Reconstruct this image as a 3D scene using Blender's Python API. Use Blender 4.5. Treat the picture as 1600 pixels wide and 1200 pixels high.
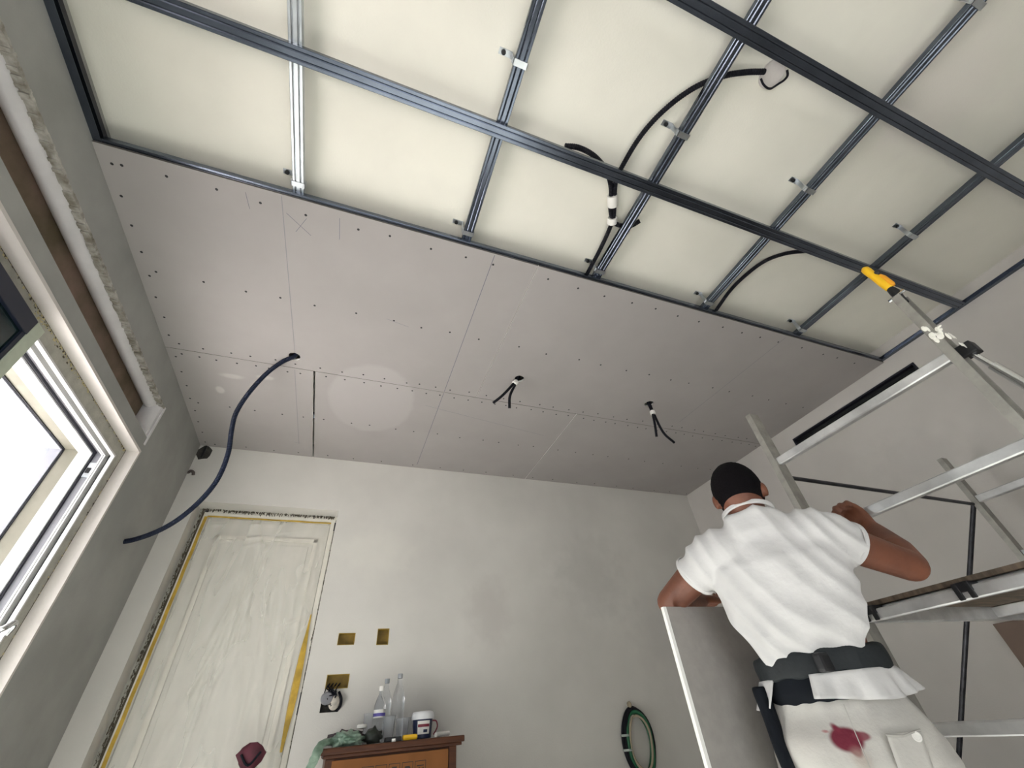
import bpy, bmesh, math, random
from mathutils import Vector, Matrix, noise
random.seed(7)
PI = math.pi
C = bpy.context.scene.collection
for o in list(bpy.data.objects): bpy.data.objects.remove(o)

# ------------------------------------------------------------ camera, world, lights, exposure
sc = bpy.context.scene
RC = [[0.93566957, -0.3446214, -0.07588506], [0.16713483, 0.62219296, -0.76481493], [0.31078674, 0.70293102, 0.63976526]]
FPX = 645.41
r_, d_, f_ = Vector(RC[0]), Vector(RC[1]), Vector(RC[2])
cam = bpy.data.objects.new('camera', bpy.data.cameras.new('camera'))
C.objects.link(cam)
cam.data.sensor_width = 36; cam.data.lens = FPX / 1600 * 36; cam.data.clip_start = 0.02
M = Matrix.Identity(4)
for i in range(3):
    M[i][0] = r_[i]; M[i][1] = -d_[i]; M[i][2] = -f_[i]
M[0][3], M[1][3], M[2][3] = 0, 0, 1.0
cam.matrix_world = M
sc.camera = cam
sc.view_settings.view_transform = 'Standard'
sc.view_settings.look = 'None'
sc.view_settings.gamma = 1
sc.view_settings.use_curve_mapping = False
sc.view_settings.exposure = 0.22

w = bpy.data.worlds.new('overcast_sky'); sc.world = w; w.use_nodes = True
bg = w.node_tree.nodes['Background']
bg.inputs[0].default_value = (0.93, 0.96, 1.0, 1); bg.inputs[1].default_value = 2.15

SUN_E = 46.0
def area(name, loc, target, sx, sy, power, col=(1, 1, 1)):
    l = bpy.data.lights.new(name, 'AREA'); l.shape = 'RECTANGLE'; l.size = sx; l.size_y = sy
    l.energy = power; l.color = col
    o = bpy.data.objects.new(name, l); C.objects.link(o)
    o.location = loc
    o.rotation_euler = (Vector(target) - Vector(loc)).to_track_quat('-Z', 'Y').to_euler()
    return o
wl = area('window_portal', (-1.72, 1.2, 1.25), (0.0, 1.2, 1.25), 3.2, 2.4, 1); wl.data.cycles.is_portal = True
rl = area('rear_portal', (0.1, -2.77, 1.375), (0.1, 0, 1.375), 2.2, 2.25, 1); rl.data.cycles.is_portal = True
sun = bpy.data.lights.new('sun', 'SUN'); sun.energy = SUN_E; sun.angle = math.radians(1.5); sun.color = (1.0, .965, .92)
so_ = bpy.data.objects.new('sun', sun); C.objects.link(so_); so_.location = (-6, 3, 5)
so_.rotation_euler = Vector((.80, -.30, -.52)).to_track_quat('-Z', 'Y').to_euler()

# ------------------------------------------------------------ helpers
def ray(px, py):
    a, b = (px - 800) / FPX, (py - 600) / FPX
    return r_ * a + d_ * b + f_
def at(px, py, k): return ray(px, py) * k + Vector((0, 0, 1))
def on(axis, v, px, py):
    d = ray(px, py); vv = v - (1.0 if axis == 2 else 0.0)
    return d * (vv / d[axis]) + Vector((0, 0, 1))

WORLD = {}
def reg(o, parent):
    C.objects.link(o)
    if parent is not None:
        o.parent = parent
        pl = WORLD.get(parent.name, Vector((0, 0, 0)))
        o.matrix_parent_inverse = Matrix.Translation(-pl)
        WORLD[o.name] = Vector((0, 0, 0))
    return o
def tag(o, label=None, cat=None, group=None, kind=None):
    if label: o['label'] = label
    if cat: o['category'] = cat
    if group: o['group'] = group
    if kind: o['kind'] = kind
    return o
def thing(name, loc, label, cat, group=None):
    o = bpy.data.objects.new(name, None); C.objects.link(o); o.empty_display_size = .05
    o.location = loc; WORLD[o.name] = Vector(loc)
    return tag(o, label, cat, group)
class MB:
    def __init__(s): s.v = []; s.f = []; s.mi = []; s.cur = 0
    def add(s, vs, fs, mi=None):
        n = len(s.v); s.v += [tuple(v) for v in vs]
        for f in fs: s.f.append(tuple(i + n for i in f)); s.mi.append(s.cur if mi is None else mi)
        return s
    def box(s, a, b, mi=None):
        x0, y0, z0 = a; x1, y1, z1 = b
        if x0 > x1: x0, x1 = x1, x0
        if y0 > y1: y0, y1 = y1, y0
        if z0 > z1: z0, z1 = z1, z0
        vs = [(x0,y0,z0),(x1,y0,z0),(x1,y1,z0),(x0,y1,z0),(x0,y0,z1),(x1,y0,z1),(x1,y1,z1),(x0,y1,z1)]
        return s.add(vs, [(3,2,1,0),(4,5,6,7),(0,1,5,4),(1,2,6,5),(2,3,7,6),(3,0,4,7)], mi)
    def bar(s, a, b, wdt, hgt, up=(0, 0, 1), mi=None, ch=0.0):
        """box beam from a to b; wdt across, hgt along up"""
        a, b = Vector(a), Vector(b); t = (b - a).normalized(); u = Vector(up)
        u = (u - t * u.dot(t)).normalized(); n = t.cross(u)
        w2, h2 = wdt / 2, hgt / 2; c = ch or min(wdt, hgt) * .12
        prof = [(-w2+c,-h2),(w2-c,-h2),(w2,-h2+c),(w2,h2-c),(w2-c,h2),(-w2+c,h2),(-w2,h2-c),(-w2,-h2+c)]
        return s.prism(prof, a, b, n, u, mi)
    def prism(s, prof, a, b, n, u, mi=None, caps=True):
        a, b, n, u = Vector(a), Vector(b), Vector(n), Vector(u)
        k = len(prof)
        vs = [a + n*p + u*q for p, q in prof] + [b + n*p + u*q for p, q in prof]
        fs = [(i, (i+1) % k, (i+1) % k + k, i + k) for i in range(k)]
        if caps: fs += [tuple(range(k-1, -1, -1)), tuple(range(k, 2*k))]
        return s.add(vs, fs, mi)
    def tube(s, pts, rad, n=10, mi=None, caps=True):
        pts = [Vector(p) for p in pts]; m = len(pts)
        if not hasattr(rad, '__len__'): rad = [rad] * m
        t0 = (pts[1] - pts[0]).normalized()
        ref = Vector((0,0,1)) if abs(t0.z) < .9 else Vector((1,0,0))
        u = (ref - t0 * ref.dot(t0)).normalized(); vs = []
        for i in range(m):
            t = (pts[min(i+1, m-1)] - pts[max(i-1, 0)]).normalized()
            u = (u - t * u.dot(t)).normalized(); v = t.cross(u)
            for j in range(n):
                a = 2*PI*j/n; vs.append(pts[i] + (u*math.cos(a) + v*math.sin(a)) * rad[i])
        fs = [(i*n+j, i*n+(j+1)%n, (i+1)*n+(j+1)%n, (i+1)*n+j) for i in range(m-1) for j in range(n)]
        if caps: fs += [tuple(range(n-1,-1,-1)), tuple(range((m-1)*n, m*n))]
        return s.add(vs, fs, mi)
    def lathe(s, c, prof, n=20, axis=(0,0,1), mi=None):
        """prof: list of (radius, height) along axis"""
        c = Vector(c); ax = Vector(axis).normalized()
        ref = Vector((1,0,0)) if abs(ax.x) < .9 else Vector((0,1,0))
        u = (ref - ax*ref.dot(ax)).normalized(); v = ax.cross(u); vs = []
        for r, h in prof:
            for j in range(n):
                a = 2*PI*j/n; vs.append(c + ax*h + (u*math.cos(a)+v*math.sin(a))*max(r, 1e-5))
        m = len(prof)
        fs = [(i*n+j, i*n+(j+1)%n, (i+1)*n+(j+1)%n, (i+1)*n+j) for i in range(m-1) for j in range(n)]
        fs += [tuple(range(n-1,-1,-1)), tuple(range((m-1)*n, m*n))]
        return s.add(vs, fs, mi)
    def sphere(s, c, rx, ry=None, rz=None, rot=None, n=16, m=10, mi=None):
        ry = ry or rx; rz = rz or rx; c = Vector(c); vs = []; rot = rot or Matrix.Identity(3)
        for i in range(m+1):
            th = PI*i/m
            for j in range(n):
                a = 2*PI*j/n
                vs.append(c + rot @ Vector((rx*math.sin(th)*math.cos(a), ry*math.sin(th)*math.sin(a), rz*math.cos(th))))
        fs = [(i*n+j, (i+1)*n+j, (i+1)*n+(j+1)%n, i*n+(j+1)%n) for i in range(m) for j in range(n)]
        return s.add(vs, fs, mi)
    def build(s, name, mats, parent=None, smooth=False, bevel=0, **tg):
        me = bpy.data.meshes.new(name); me.from_pydata(s.v, [], s.f)
        if not isinstance(mats, (list, tuple)): mats = [mats]
        for m in mats: me.materials.append(m)
        for p, i in zip(me.polygons, s.mi): p.material_index = i
        bm = bmesh.new(); bm.from_mesh(me)
        bmesh.ops.remove_doubles(bm, verts=bm.verts, dist=1e-6)
        bmesh.ops.recalc_face_normals(bm, faces=bm.faces)
        if bevel: bmesh.ops.bevel(bm, geom=[e for e in bm.edges if e.is_manifold and e.calc_face_angle(0) > .6], offset=bevel, segments=2, affect='EDGES', profile=.6)
        bm.to_mesh(me); bm.free()
        if smooth:
            for p in me.polygons: p.use_smooth = True
            me.set_sharp_from_angle(angle=math.radians(45))
        o = bpy.data.objects.new(name, me)
        reg(o, parent); tag(o, **tg)
        return o
def smoothpath(pts, n=8):
    pts = [Vector(p) for p in pts]; out = []
    P = [pts[0]*2 - pts[1]] + pts + [pts[-1]*2 - pts[-2]]
    for i in range(1, len(P)-2):
        a, b, c, d = P[i-1:i+3]
        for k in range(n):
            t = k/n
            out.append(.5*((2*b) + (c-a)*t + (2*a-5*b+4*c-d)*t*t + (3*b-a-3*c+d)*t**3))
    out.append(pts[-1]); return out

# ------------------------------------------------------------ materials
def nd(nt, t, **kw):
    n = nt.nodes.new(t)
    for k, v in kw.items():
        if k in n.inputs: n.inputs[k].default_value = v
        else: setattr(n, k, v)
    return n
def mat(name, col, rough=.6, metal=0.0, var=0.0, scale=8, bump=0.0, bscale=40, col2=None, stretch=None, spec=None, alpha=None, trans=0, ior=1.45, detail=4):
    m = bpy.data.materials.new(name); m.use_nodes = True; nt = m.node_tree
    b = nt.nodes['Principled BSDF']
    b.inputs['Roughness'].default_value = rough; b.inputs['Metallic'].default_value = metal
    b.inputs['Base Color'].default_value = (*col, 1)
    if spec is not None: b.inputs['Specular IOR Level'].default_value = spec
    if trans: b.inputs['Transmission Weight'].default_value = trans; b.inputs['IOR'].default_value = ior
    if alpha is not None: b.inputs['Alpha'].default_value = alpha
    if var or col2 or bump:
        tc = nd(nt, 'ShaderNodeTexCoord'); mp = nd(nt, 'ShaderNodeMapping')
        if stretch: mp.inputs['Scale'].default_value = stretch
        nt.links.new(tc.outputs['Object'], mp.inputs[0])
    if var or col2:
        n = nd(nt, 'ShaderNodeTexNoise', Scale=scale, Detail=detail, Roughness=.55)
        nt.links.new(mp.outputs[0], n.inputs['Vector'])
        cr = nd(nt, 'ShaderNodeValToRGB')
        c2 = col2 or tuple(max(0, c*(1-var)) for c in col)
        cr.color_ramp.elements[0].position = .34; cr.color_ramp.elements[1].position = .66
        cr.color_ramp.elements[0].color = (*c2, 1); cr.color_ramp.elements[1].color = (*[min(1, c*(1+var*.3)) for c in col], 1)
        nt.links.new(n.outputs['Fac'], cr.inputs[0]); nt.links.new(cr.outputs[0], b.inputs['Base Color'])
    if bump:
        n2 = nd(nt, 'ShaderNodeTexNoise', Scale=bscale, Detail=5)
        nt.links.new(mp.outputs[0], n2.inputs['Vector'])
        bp = nd(nt, 'ShaderNodeBump', Strength=bump, Distance=.01)
        nt.links.new(n2.outputs['Fac'], bp.inputs['Height']); nt.links.new(bp.outputs[0], b.inputs['Normal'])
    return m
def mat_patches(name, base, patches, rough=.85, var=.08, scale=2.2, bump=.08):
    """base colour with soft-edged patches of a second colour: patches = [(center, radius(3), colour, strength, softness)]"""
    m = mat(name, base, rough, var=var, scale=scale, bump=bump, bscale=120)
    nt = m.node_tree; b = nt.nodes['Principled BSDF']
    src = b.inputs['Base Color'].links[0].from_socket
    geo = nd(nt, 'ShaderNodeTexCoord')
    nz = nd(nt, 'ShaderNodeTexNoise', Scale=9.0, Detail=3)
    nt.links.new(geo.outputs['Object'], nz.inputs['Vector'])
    for c, rad, col, st, soft in patches:
        sub = nd(nt, 'ShaderNodeVectorMath', operation='SUBTRACT'); sub.inputs[1].default_value = c
        nt.links.new(geo.outputs['Object'], sub.inputs[0])
        dv = nd(nt, 'ShaderNodeVectorMath', operation='DIVIDE'); dv.inputs[1].default_value = rad
        nt.links.new(sub.outputs[0], dv.inputs[0])
        ln = nd(nt, 'ShaderNodeVectorMath', operation='LENGTH'); nt.links.new(dv.outputs[0], ln.inputs[0])
        ad = nd(nt, 'ShaderNodeMath', operation='MULTIPLY_ADD'); ad.inputs[1].default_value = soft*1.2; nt.links.new(nz.outputs['Fac'], ad.inputs[0])
        nt.links.new(ln.outputs['Value'], ad.inputs[2])
        mr = nd(nt, 'ShaderNodeMapRange'); mr.inputs['From Min'].default_value = 1 + soft*.6; mr.inputs['From Max'].default_value = max(.0, 1 - soft) + soft*.6
        mr.inputs['To Min'].default_value = 0; mr.inputs['To Max'].default_value = st; mr.interpolation_type = 'SMOOTHSTEP'
        nt.links.new(ad.outputs[0], mr.inputs['Value'])
        mx = nd(nt, 'ShaderNodeMix', data_type='RGBA'); mx.inputs[7].default_value = (*col, 1)
        nt.links.new(mr.outputs[0], mx.inputs[0]); nt.links.new(src, mx.inputs[6]); src = mx.outputs[2]
    nt.links.new(src, b.inputs['Base Color'])
    return m

M_back = mat_patches('skimmed_plaster_back', (.62, .60, .56), [
    ((2.2, 3.62, 2.05), (.55, .3, .5), (.50, .485, .455), .7, .9),
    ((1.2, 3.62, 1.75), (.28, .3, .35), (.52, .49, .46), .6, .9),
    ((.2, 3.62, 2.2), (.5, .3, .3), (.68, .66, .60), .6, .9),
    ((2.9, 3.62, 1.5), (.5, .3, .5), (.52, .50, .48), .6, .9)], var=.10, scale=1.3)
M_right = mat_patches('skimmed_plaster_right', (.58, .55, .52), [
    ((3.75, 1.4, 2.2), (.3, .5, .4), (.50, .475, .455), .6, .9)], var=.08, scale=1.5)
M_left = mat_patches('grey_plaster_left', (.35, .35, .33), [
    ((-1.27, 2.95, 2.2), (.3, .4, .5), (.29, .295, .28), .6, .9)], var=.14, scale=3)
M_oldceil = mat_patches('painted_old_ceiling', (.80, .78, .69), [
    ((2.2, -.2, 3.13), (.5, .45, .3), (.74, .70, .64), .8, .9),
    ((.2, .85, 3.13), (.45, .25, .3), (.84, .82, .72), .6, .9)], var=.07, scale=1.6)
M_board = mat_patches('grey_paper_plasterboard', (.355, .332, .32), [
    ((-.93, 2.62, 3), (.10, .035, .2), (.46, .44, .42), .8, .6),
    ((-1.02, 2.80, 3), (.035, .05, .2), (.49, .47, .45), .8, .5),
    ((-.72, 2.58, 3), (.07, .03, .2), (.48, .46, .44), .7, .6),
    ((0.0, 2.67, 3), (.33, .44, .5), (.402, .378, .368), .75, .12)], var=.05, scale=2.5, bump=.03)  # last entry: pale round disc mixed into the board colour
M_boardedge = mat('gypsum_edge', (.9, .89, .86), .8)
M_paperedge = mat('dark_paper_edge', (.10, .09, .08), .9)  # long paper edges, coloured dark so the joints between boards show dark
M_sheetface = mat('grey_paper_carried', (.33, .31, .29), .85, var=.08, scale=30)
M_white = mat('white_plaster_reveal', (.64, .60, .57), .75, var=.06, scale=5, bump=.1, bscale=60)
M_cove = mat('white_smeared_plaster', (.72, .70, .70), .32, var=.12, scale=6, bump=.08, bscale=30)
M_brown = mat('brown_hollow_brick', (.24, .165, .125), .8, col2=(.13, .10, .06), scale=5, bump=.2, bscale=30)
M_dark = mat('dark_void', (.008, .008, .01), .7)
M_joint = mat('grey_mortar_joint', (.42, .41, .36), .85, var=.2, scale=14, bump=.3, bscale=80)
M_foam = mat('yellow_foam_crumbs', (.55, .48, .28), .9, var=.3, scale=40)
M_crumb = mat('dark_plaster_crumbs', (.10, .085, .06), .9, var=.4, scale=40)
M_alwhite = mat('white_lacquered_frame', (.62, .62, .62), .35)
M_algrey = mat('grey_lacquered_channel', (.25, .25, .275), .35)
M_beige = mat('beige_seal_strip', (.25, .235, .19), .6, var=.12, scale=10)
M_lav = mat('pale_lacquered_outer_frame', (.40, .40, .45), .4)
M_gasket = mat('black_gasket', (.012, .012, .02), .5)
M_sashpale = mat('pale_green_sash_stile', (.50, .55, .44), .45, var=.1, scale=20)
M_sashdark = mat('dark_sash_rail', (.010, .014, .03), .4)
M_galv = mat('galvanised_steel', (.135, .155, .195), .24, metal=.95, var=.2, scale=6, stretch=(1, 1, 1))
M_galv2 = mat('galvanised_steel_bright', (.62, .65, .68), .28, metal=.92, var=.25, scale=9)
M_screw = mat('blackened_screw', (.02, .02, .022), .5, metal=.4)
M_cond = mat('navy_corrugated_conduit', (.005, .009, .024), .5, spec=.2)
M_condb = mat('black_conduit', (.004, .004, .008), .55, spec=.2)
M_tape = mat('white_insulating_tape', (.82, .8, .76), .5)
M_alu = mat('scuffed_aluminium', (.74, .74, .74), .32, metal=.55, var=.22, scale=10, bump=.05, bscale=60)
M_alubeige = mat('dusty_aluminium', (.40, .385, .35), .5, metal=.55, var=.25, scale=18)
M_tubedark = mat('dark_steel_tube', (.07, .07, .08), .4, metal=.7, var=.4, scale=20)
M_chrome = mat('chrome_tube', (.75, .76, .78), .15, metal=1)
M_splat = mat('dried_white_filler', (.92, .9, .82), .8, bump=.3, bscale=50)
M_yellow = mat('yellow_plastic', (.95, .55, .012), .35)
M_orange = mat('orange_yellow_plastic', (.85, .36, .015), .4)
M_blackpl = mat('black_plastic', (.012, .012, .014), .45)
M_ply = mat('worn_plywood_deck', (.20, .145, .10), .7, col2=(.09, .07, .05), scale=5, stretch=(2, 12, 2))
M_wood = mat('dark_varnished_wood', (.085, .030, .012), .5, spec=.25, col2=(.05, .018, .01), scale=4, stretch=(2, 20, 20))
M_cardb = mat('brown_cardboard', (.20, .082, .027), .8, spec=.2, var=.15, scale=6)
M_ink = mat('black_ink', (.02, .012, .008), .7)
M_cream = mat('cream_door_frame', (.74, .71, .63), .5, var=.08, scale=8)
M_doorw = mat('cream_door_leaf', (.66, .64, .58), .45, var=.04, scale=4)
M_ytape = mat('yellow_masking_tape', (.52, .33, .035), .6, var=.3, scale=18)
M_boxy = mat('ochre_outlet_box', (.34, .22, .025), .6, var=.2, scale=20)
M_boxin = mat('ochre_outlet_box_back', (.20, .125, .015), .65, var=.3, scale=20)
M_hole = mat('broken_plaster_hole', (.05, .045, .04), .9, var=.5, scale=30)
M_greybr = mat('brown_leaning_board', (.20, .14, .11), .8, var=.12, scale=6)
M_floor = mat('dusty_screed_floor', (.50, .49, .48), .9, var=.15, scale=3)
M_balc = mat('pale_pink_render', (.88, .80, .82), .8)
M_skin = mat('tanned_skin', (.20, .070, .036), .5, col2=(.125, .042, .023), scale=7, bump=.1, bscale=90)
M_hair = mat('black_cropped_hair', (.005, .004, .005), .9, bump=.5, bscale=220, spec=.1)
M_shirt = mat('white_cotton', (.62, .61, .605), .9, var=.06, scale=10, bump=.45, bscale=16)
M_belt = mat('black_elastic_belt', (.009, .013, .016), .7, var=.3, scale=12, bump=.2, bscale=60)
M_black = mat('black_fabric', (.006, .008, .012), .85, spec=.2)
M_bottle = mat('clear_plastic', (.95, .97, 1.0), .04, trans=1.0, ior=1.25)
M_cup = mat('translucent_plastic', (.92, .93, .95), .08, trans=.92, ior=1.2)
M_green = mat('pale_green_plastic_bag', (.32, .43, .34), .3, col2=(.09, .16, .11), scale=14, bump=.5, bscale=25)
M_darkcloth = mat('dark_damp_cloth', (.05, .04, .045), .85, col2=(.09, .05, .06), scale=14)
M_olive = mat('dark_green_bag', (.035, .05, .03), .5, col2=(.02, .02, .02), scale=14)
M_navy = mat('navy_tub', (.012, .018, .06), .35)
M_maroon = mat('maroon_cloth', (.085, .010, .022), .7, var=.4, scale=14, bump=.4, bscale=20)
M_red = mat('dark_red_plastic', (.22, .02, .04), .4)
M_hgreen = mat('green_garden_hose', (.010, .11, .045), .4)
M_htan = mat('tan_cord', (.36, .30, .21), .6)
M_eye = mat('eye_white', (.8, .8, .78), .2)

# trousers: off-white with a pink stain and grime of their own
M_pants = mat_patches('off_white_work_trousers', (.76, .74, .69), [], var=.16, scale=9, bump=.15)
def add_pants_stains(P):
    global M_pants
    M_pants = mat_patches('off_white_work_trousers', (.60, .58, .54), P, var=.14, scale=8, bump=.15)

# glass
M_glass = bpy.data.materials.new('window_glass'); M_glass.use_nodes = True
nt = M_glass.node_tree; nt.nodes.clear()
out = nd(nt, 'ShaderNodeOutputMaterial'); tr = nd(nt, 'ShaderNodeBsdfTransparent'); gl = nd(nt, 'ShaderNodeBsdfGlossy', Roughness=.02)
fr = nd(nt, 'ShaderNodeFresnel', IOR=1.45); mx = nd(nt, 'ShaderNodeMixShader')
tr.inputs[0].default_value = (.93, .96, .95, 1)
ge = nd(nt, 'ShaderNodeNewGeometry'); mm = nd(nt, 'ShaderNodeMath', operation='SUBTRACT'); mm.inputs[0].default_value = 1.0; m2 = nd(nt, 'ShaderNodeMath', operation='MULTIPLY')
nt.links.new(ge.outputs['Backfacing'], mm.inputs[1]); nt.links.new(mm.outputs[0], m2.inputs[0]); nt.links.new(fr.outputs[0], m2.inputs[1])
nt.links.new(m2.outputs[0], mx.inputs[0]); nt.links.new(tr.outputs[0], mx.inputs[1]); nt.links.new(gl.outputs[0], mx.inputs[2]); nt.links.new(mx.outputs[0], out.inputs[0])
M_tint = mat('dark_green_tinted_glass', (.004, .016, .018), .08, spec=.6)
# clear protective film with milky creases
M_film = bpy.data.materials.new('crumpled_clear_film'); M_film.use_nodes = True
nt = M_film.node_tree; nt.nodes.clear()
out = nd(nt, 'ShaderNodeOutputMaterial'); tr = nd(nt, 'ShaderNodeBsdfTransparent')
pr = nd(nt, 'ShaderNodeBsdfPrincipled'); pr.inputs['Base Color'].default_value = (.82, .79, .72, 1); pr.inputs['Roughness'].default_value = .22
tc = nd(nt, 'ShaderNodeTexCoord'); mp = nd(nt, 'ShaderNodeMapping'); mp.inputs['Scale'].default_value = (5, 3, 1.1); mp.inputs['Rotation'].default_value = (0, .12, 0)
nz = nd(nt, 'ShaderNodeTexNoise', Scale=1.1, Detail=3, Distortion=.6)
bp = nd(nt, 'ShaderNodeBump', Strength=.12, Distance=.02)
mr = nd(nt, 'ShaderNodeMapRange'); mr.inputs['From Min'].default_value = .35; mr.inputs['From Max'].default_value = .7; mr.inputs['To Min'].default_value = .20; mr.inputs['To Max'].default_value = .42
mx = nd(nt, 'ShaderNodeMixShader')
for a, b in ((tc.outputs['Object'], mp.inputs[0]), (mp.outputs[0], nz.inputs['Vector']), (nz.outputs['Fac'], bp.inputs['Height']), (bp.outputs[0], pr.inputs['Normal']),
             (nz.outputs['Fac'], mr.inputs['Value']), (mr.outputs[0], mx.inputs[0]), (tr.outputs[0], mx.inputs[1]), (pr.outputs[0], mx.inputs[2]), (mx.outputs[0], out.inputs[0])):
    nt.links.new(a, b)

# ------------------------------------------------------------ the room shell
XL, XR, YB, YF = -1.27, 3.748, 3.62, -2.6
ZC, ZO = 3.0, 3.13          # underside of plasterboards, old ceiling
def wall(name, axis, pos, thick, u0, u1, z0, z1, holes, m, inner=None):
    """slab with rectangular holes; axis 'x': plane x=pos, u=y ; axis 'y': plane y=pos, u=x. thick signed, away from room"""
    us = sorted({u0, u1, *[h[0] for h in holes], *[h[1] for h in holes]}); zs = sorted({z0, z1, *[h[2] for h in holes], *[h[3] for h in holes]})
    mb = MB()
    def P(u, z, d): return (pos + d, u, z) if axis == 'x' else (u, pos + d, z)
    def hole(u, z): return any(h[0] < u < h[1] and h[2] < z < h[3] for h in holes)
    nu, nz_ = len(us)-1, len(zs)-1
    for i in range(nu):
        for j in range(nz_):
            um, zm = (us[i]+us[i+1])/2, (zs[j]+zs[j+1])/2
            if hole(um, zm): continue
            for d in (0, thick):
                mb.add([P(us[i], zs[j], d), P(us[i+1], zs[j], d), P(us[i+1], zs[j+1], d), P(us[i], zs[j+1], d)], [(0,1,2,3)])
            def side(a, b): mb.add([P(*a, 0), P(*b, 0), P(*b, thick), P(*a, thick)], [(0,1,2,3)])
            for di, dj, a, b in ((-1,0,(us[i],zs[j]),(us[i],zs[j+1])), (1,0,(us[i+1],zs[j]),(us[i+1],zs[j+1])), (0,-1,(us[i],zs[j]),(us[i+1],zs[j])), (0,1,(us[i],zs[j+1]),(us[i+1],zs[j+1]))):
                ii, jj = i+di, j+dj
                if ii < 0 or jj < 0 or ii >= nu or jj >= nz_ or hole((us[ii]+us[ii+1])/2, (zs[jj]+zs[jj+1])/2): side(a, b)
    return mb.build(name, m, None, kind='structure')
WY, WZ = 2.81, 2.47         # far side and head of the big window opening
SY, SZ0, SZ1 = 2.80, 2.56, 2.79   # shutter box slot
wall('wall_left', 'x', XL, -.075, YF, YB + .3, 0, ZO, [(-.4, WY, 0.02, WZ), (YF + .3, SY, SZ0, SZ1)], M_left)
DX0, DX1, DZ = -1.127, -.108, 2.524
BX = [(.058, .172, 1.548, 1.622), (.325, .408, 1.542, 1.646), (.028, .172, 1.298, 1.378), (.02, .135, 1.175, 1.255)]
wall('wall_back', 'y', YB, .17, XL - .075, XR + .15, 0, ZO, [(DX0, DX1, 0.02, DZ)] + BX, M_back)
VY0, VY1, VZ0, VZ1 = 1.05, 2.12, 2.795, 2.862
wall('wall_right', 'x', XR, .12, YF, YB + .14, 0, ZO, [(VY0, VY1, VZ0, VZ1)], M_right)
wall('wall_rear', 'y', YF, -.15, XL - .075, XR + .12, 0, ZO, [(-1.0, 1.2, .25, 2.5)], M_right)
MB().box((XL - .1, YF - .15, ZO), (XR + .12, YB + .3, ZO + .15)).build('ceiling', M_oldceil, None, kind='structure')
MB().box((XL - .5, YF - .5, -.12), (XR + .2, YB + .5, 0)).build('floor', M_floor, None, kind='structure')

# shutter box slot in the left wall: brown cavity, rounded white plaster soffit, end
sb = MB(); sb.box((XL - .13, YF + .3, SZ0 - .06), (XL - .105, SY + .1, SZ1 + .06)); sb.build('trim_1', M_brown, None, kind='structure')
mb = MB()
prof = []
for i in range(13):                          # rounded bulge under the soffit: (x from wall plane, z drop)
    t = i/12; prof.append((-.026 - .079*t, -.004 - .030*math.sin(PI*t)**.8))
prof += [(-.105, .0), (-.026, .0)]
mb.prism([(p, q) for p, q in prof], (XL, YF + .3, SZ1), (XL, SY, SZ1), (1,0,0), (0,0,1))
prof2 = [(-.004, -.0), (-.004, -.028), (-.03, -.045), (-.075, -.045), (-.105, -.03), (-.105, 0)]
mb.prism(prof2, (XL, SY, SZ0), (XL, SY, SZ1), (1,0,0), (0,1,0))
mb.build('trim_2', M_cove, None, smooth=True, kind='structure')
mb = MB()                                     # rough bead of plaster along the upper and end edges
n = 260
for k in range(n):
    y = -.6 + (SY + .6) * k / n; h = .008 + .006*random.random()
    mb.box((XL - .027, y, SZ1 - .004 - .010*random.random()), (XL + .001 + .003*random.random(), y + 3.42/n, SZ1 + .001 + h*.5))
mb.build('trim_3', mat('rough_plaster_bead', (.50, .48, .44), .9, col2=(.22, .20, .16), scale=22, bump=.4, bscale=60), None, kind='structure')
mb = MB(); mb.box((XL - .004, SY - .004, SZ0 - .045), (XL + .005, SY + .014, SZ1 + .008)); mb.build('trim_4', M_cove, None, bevel=.002, kind='structure')

# ------------------------------------------------------------ the big sliding window
win = bpy.data.objects.new('window_1', None); C.objects.link(win); win.location = (XL, 1.2, 0); WORLD['window_1'] = Vector((XL, 1.2, 0)); win['kind'] = 'structure'
def sweep(name, path, m, parent=win, **kw):
    """path: (w, d) profile, w inward from the opening edge, d beyond the wall plane; swept up the far jamb and along the head"""
    mb = MB(); n = len(path); vs = []
    for st in range(3):
        for wv, dv in path:
            if st == 0: vs.append((XL - dv, WY - wv, .02))
            elif st == 1: vs.append((XL - dv, WY - wv, WZ - wv))
            else: vs.append((XL - dv, -.4, WZ - wv))
    fs = [(s*n+i, s*n+(i+1) % n, (s+1)*n+(i+1) % n, (s+1)*n+i) for s in range(2) for i in range(n)]
    mb.add(vs, fs)
    return mb.build(name, m, parent, **kw)
sweep('reveal', [(-.004, -.003), (.012, -.003), (.008, .072), (-.004, .072)], M_white)
sweep('joint_strip', [(-.02, .068), (.092, .068), (.092, .074), (-.02, .074)], M_joint)
sweep('frame_lip', [(.086, .06), (.096, .06), (.096, .078), (.086, .078)], M_alwhite)
sweep('groove', [(.0, .078), (.058, .078), (.058, .101), (.0, .101)], M_gasket)
sweep('inner_rail', [(.0, .101), (.098, .101), (.098, .108), (.088, .108), (.088, .111), (.098, .111), (.098, .119), (.0, .119)], M_alwhite)
sweep('track_channel', [(.0, .119), (.066, .119), (.066, .166), (.0, .166)], M_algrey)
sweep('gasket', [(.0, .162), (.08, .162), (.08, .170), (.0, .170)], M_gasket)
sweep('outer_rail', [(.0, .170), (.088, .170), (.088, .232), (.0, .232)], M_alwhite)
sweep('seal_strip', [(.0, .232), (.062, .232), (.062, .312), (.0, .312)], M_beige)
sweep('outer_gasket', [(.0, .310), (.068, .310), (.068, .318), (.0, .318)], M_gasket)
sweep('outer_frame', [(.0, .318), (.074, .318), (.074, .42), (.0, .42)], M_lav)
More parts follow.
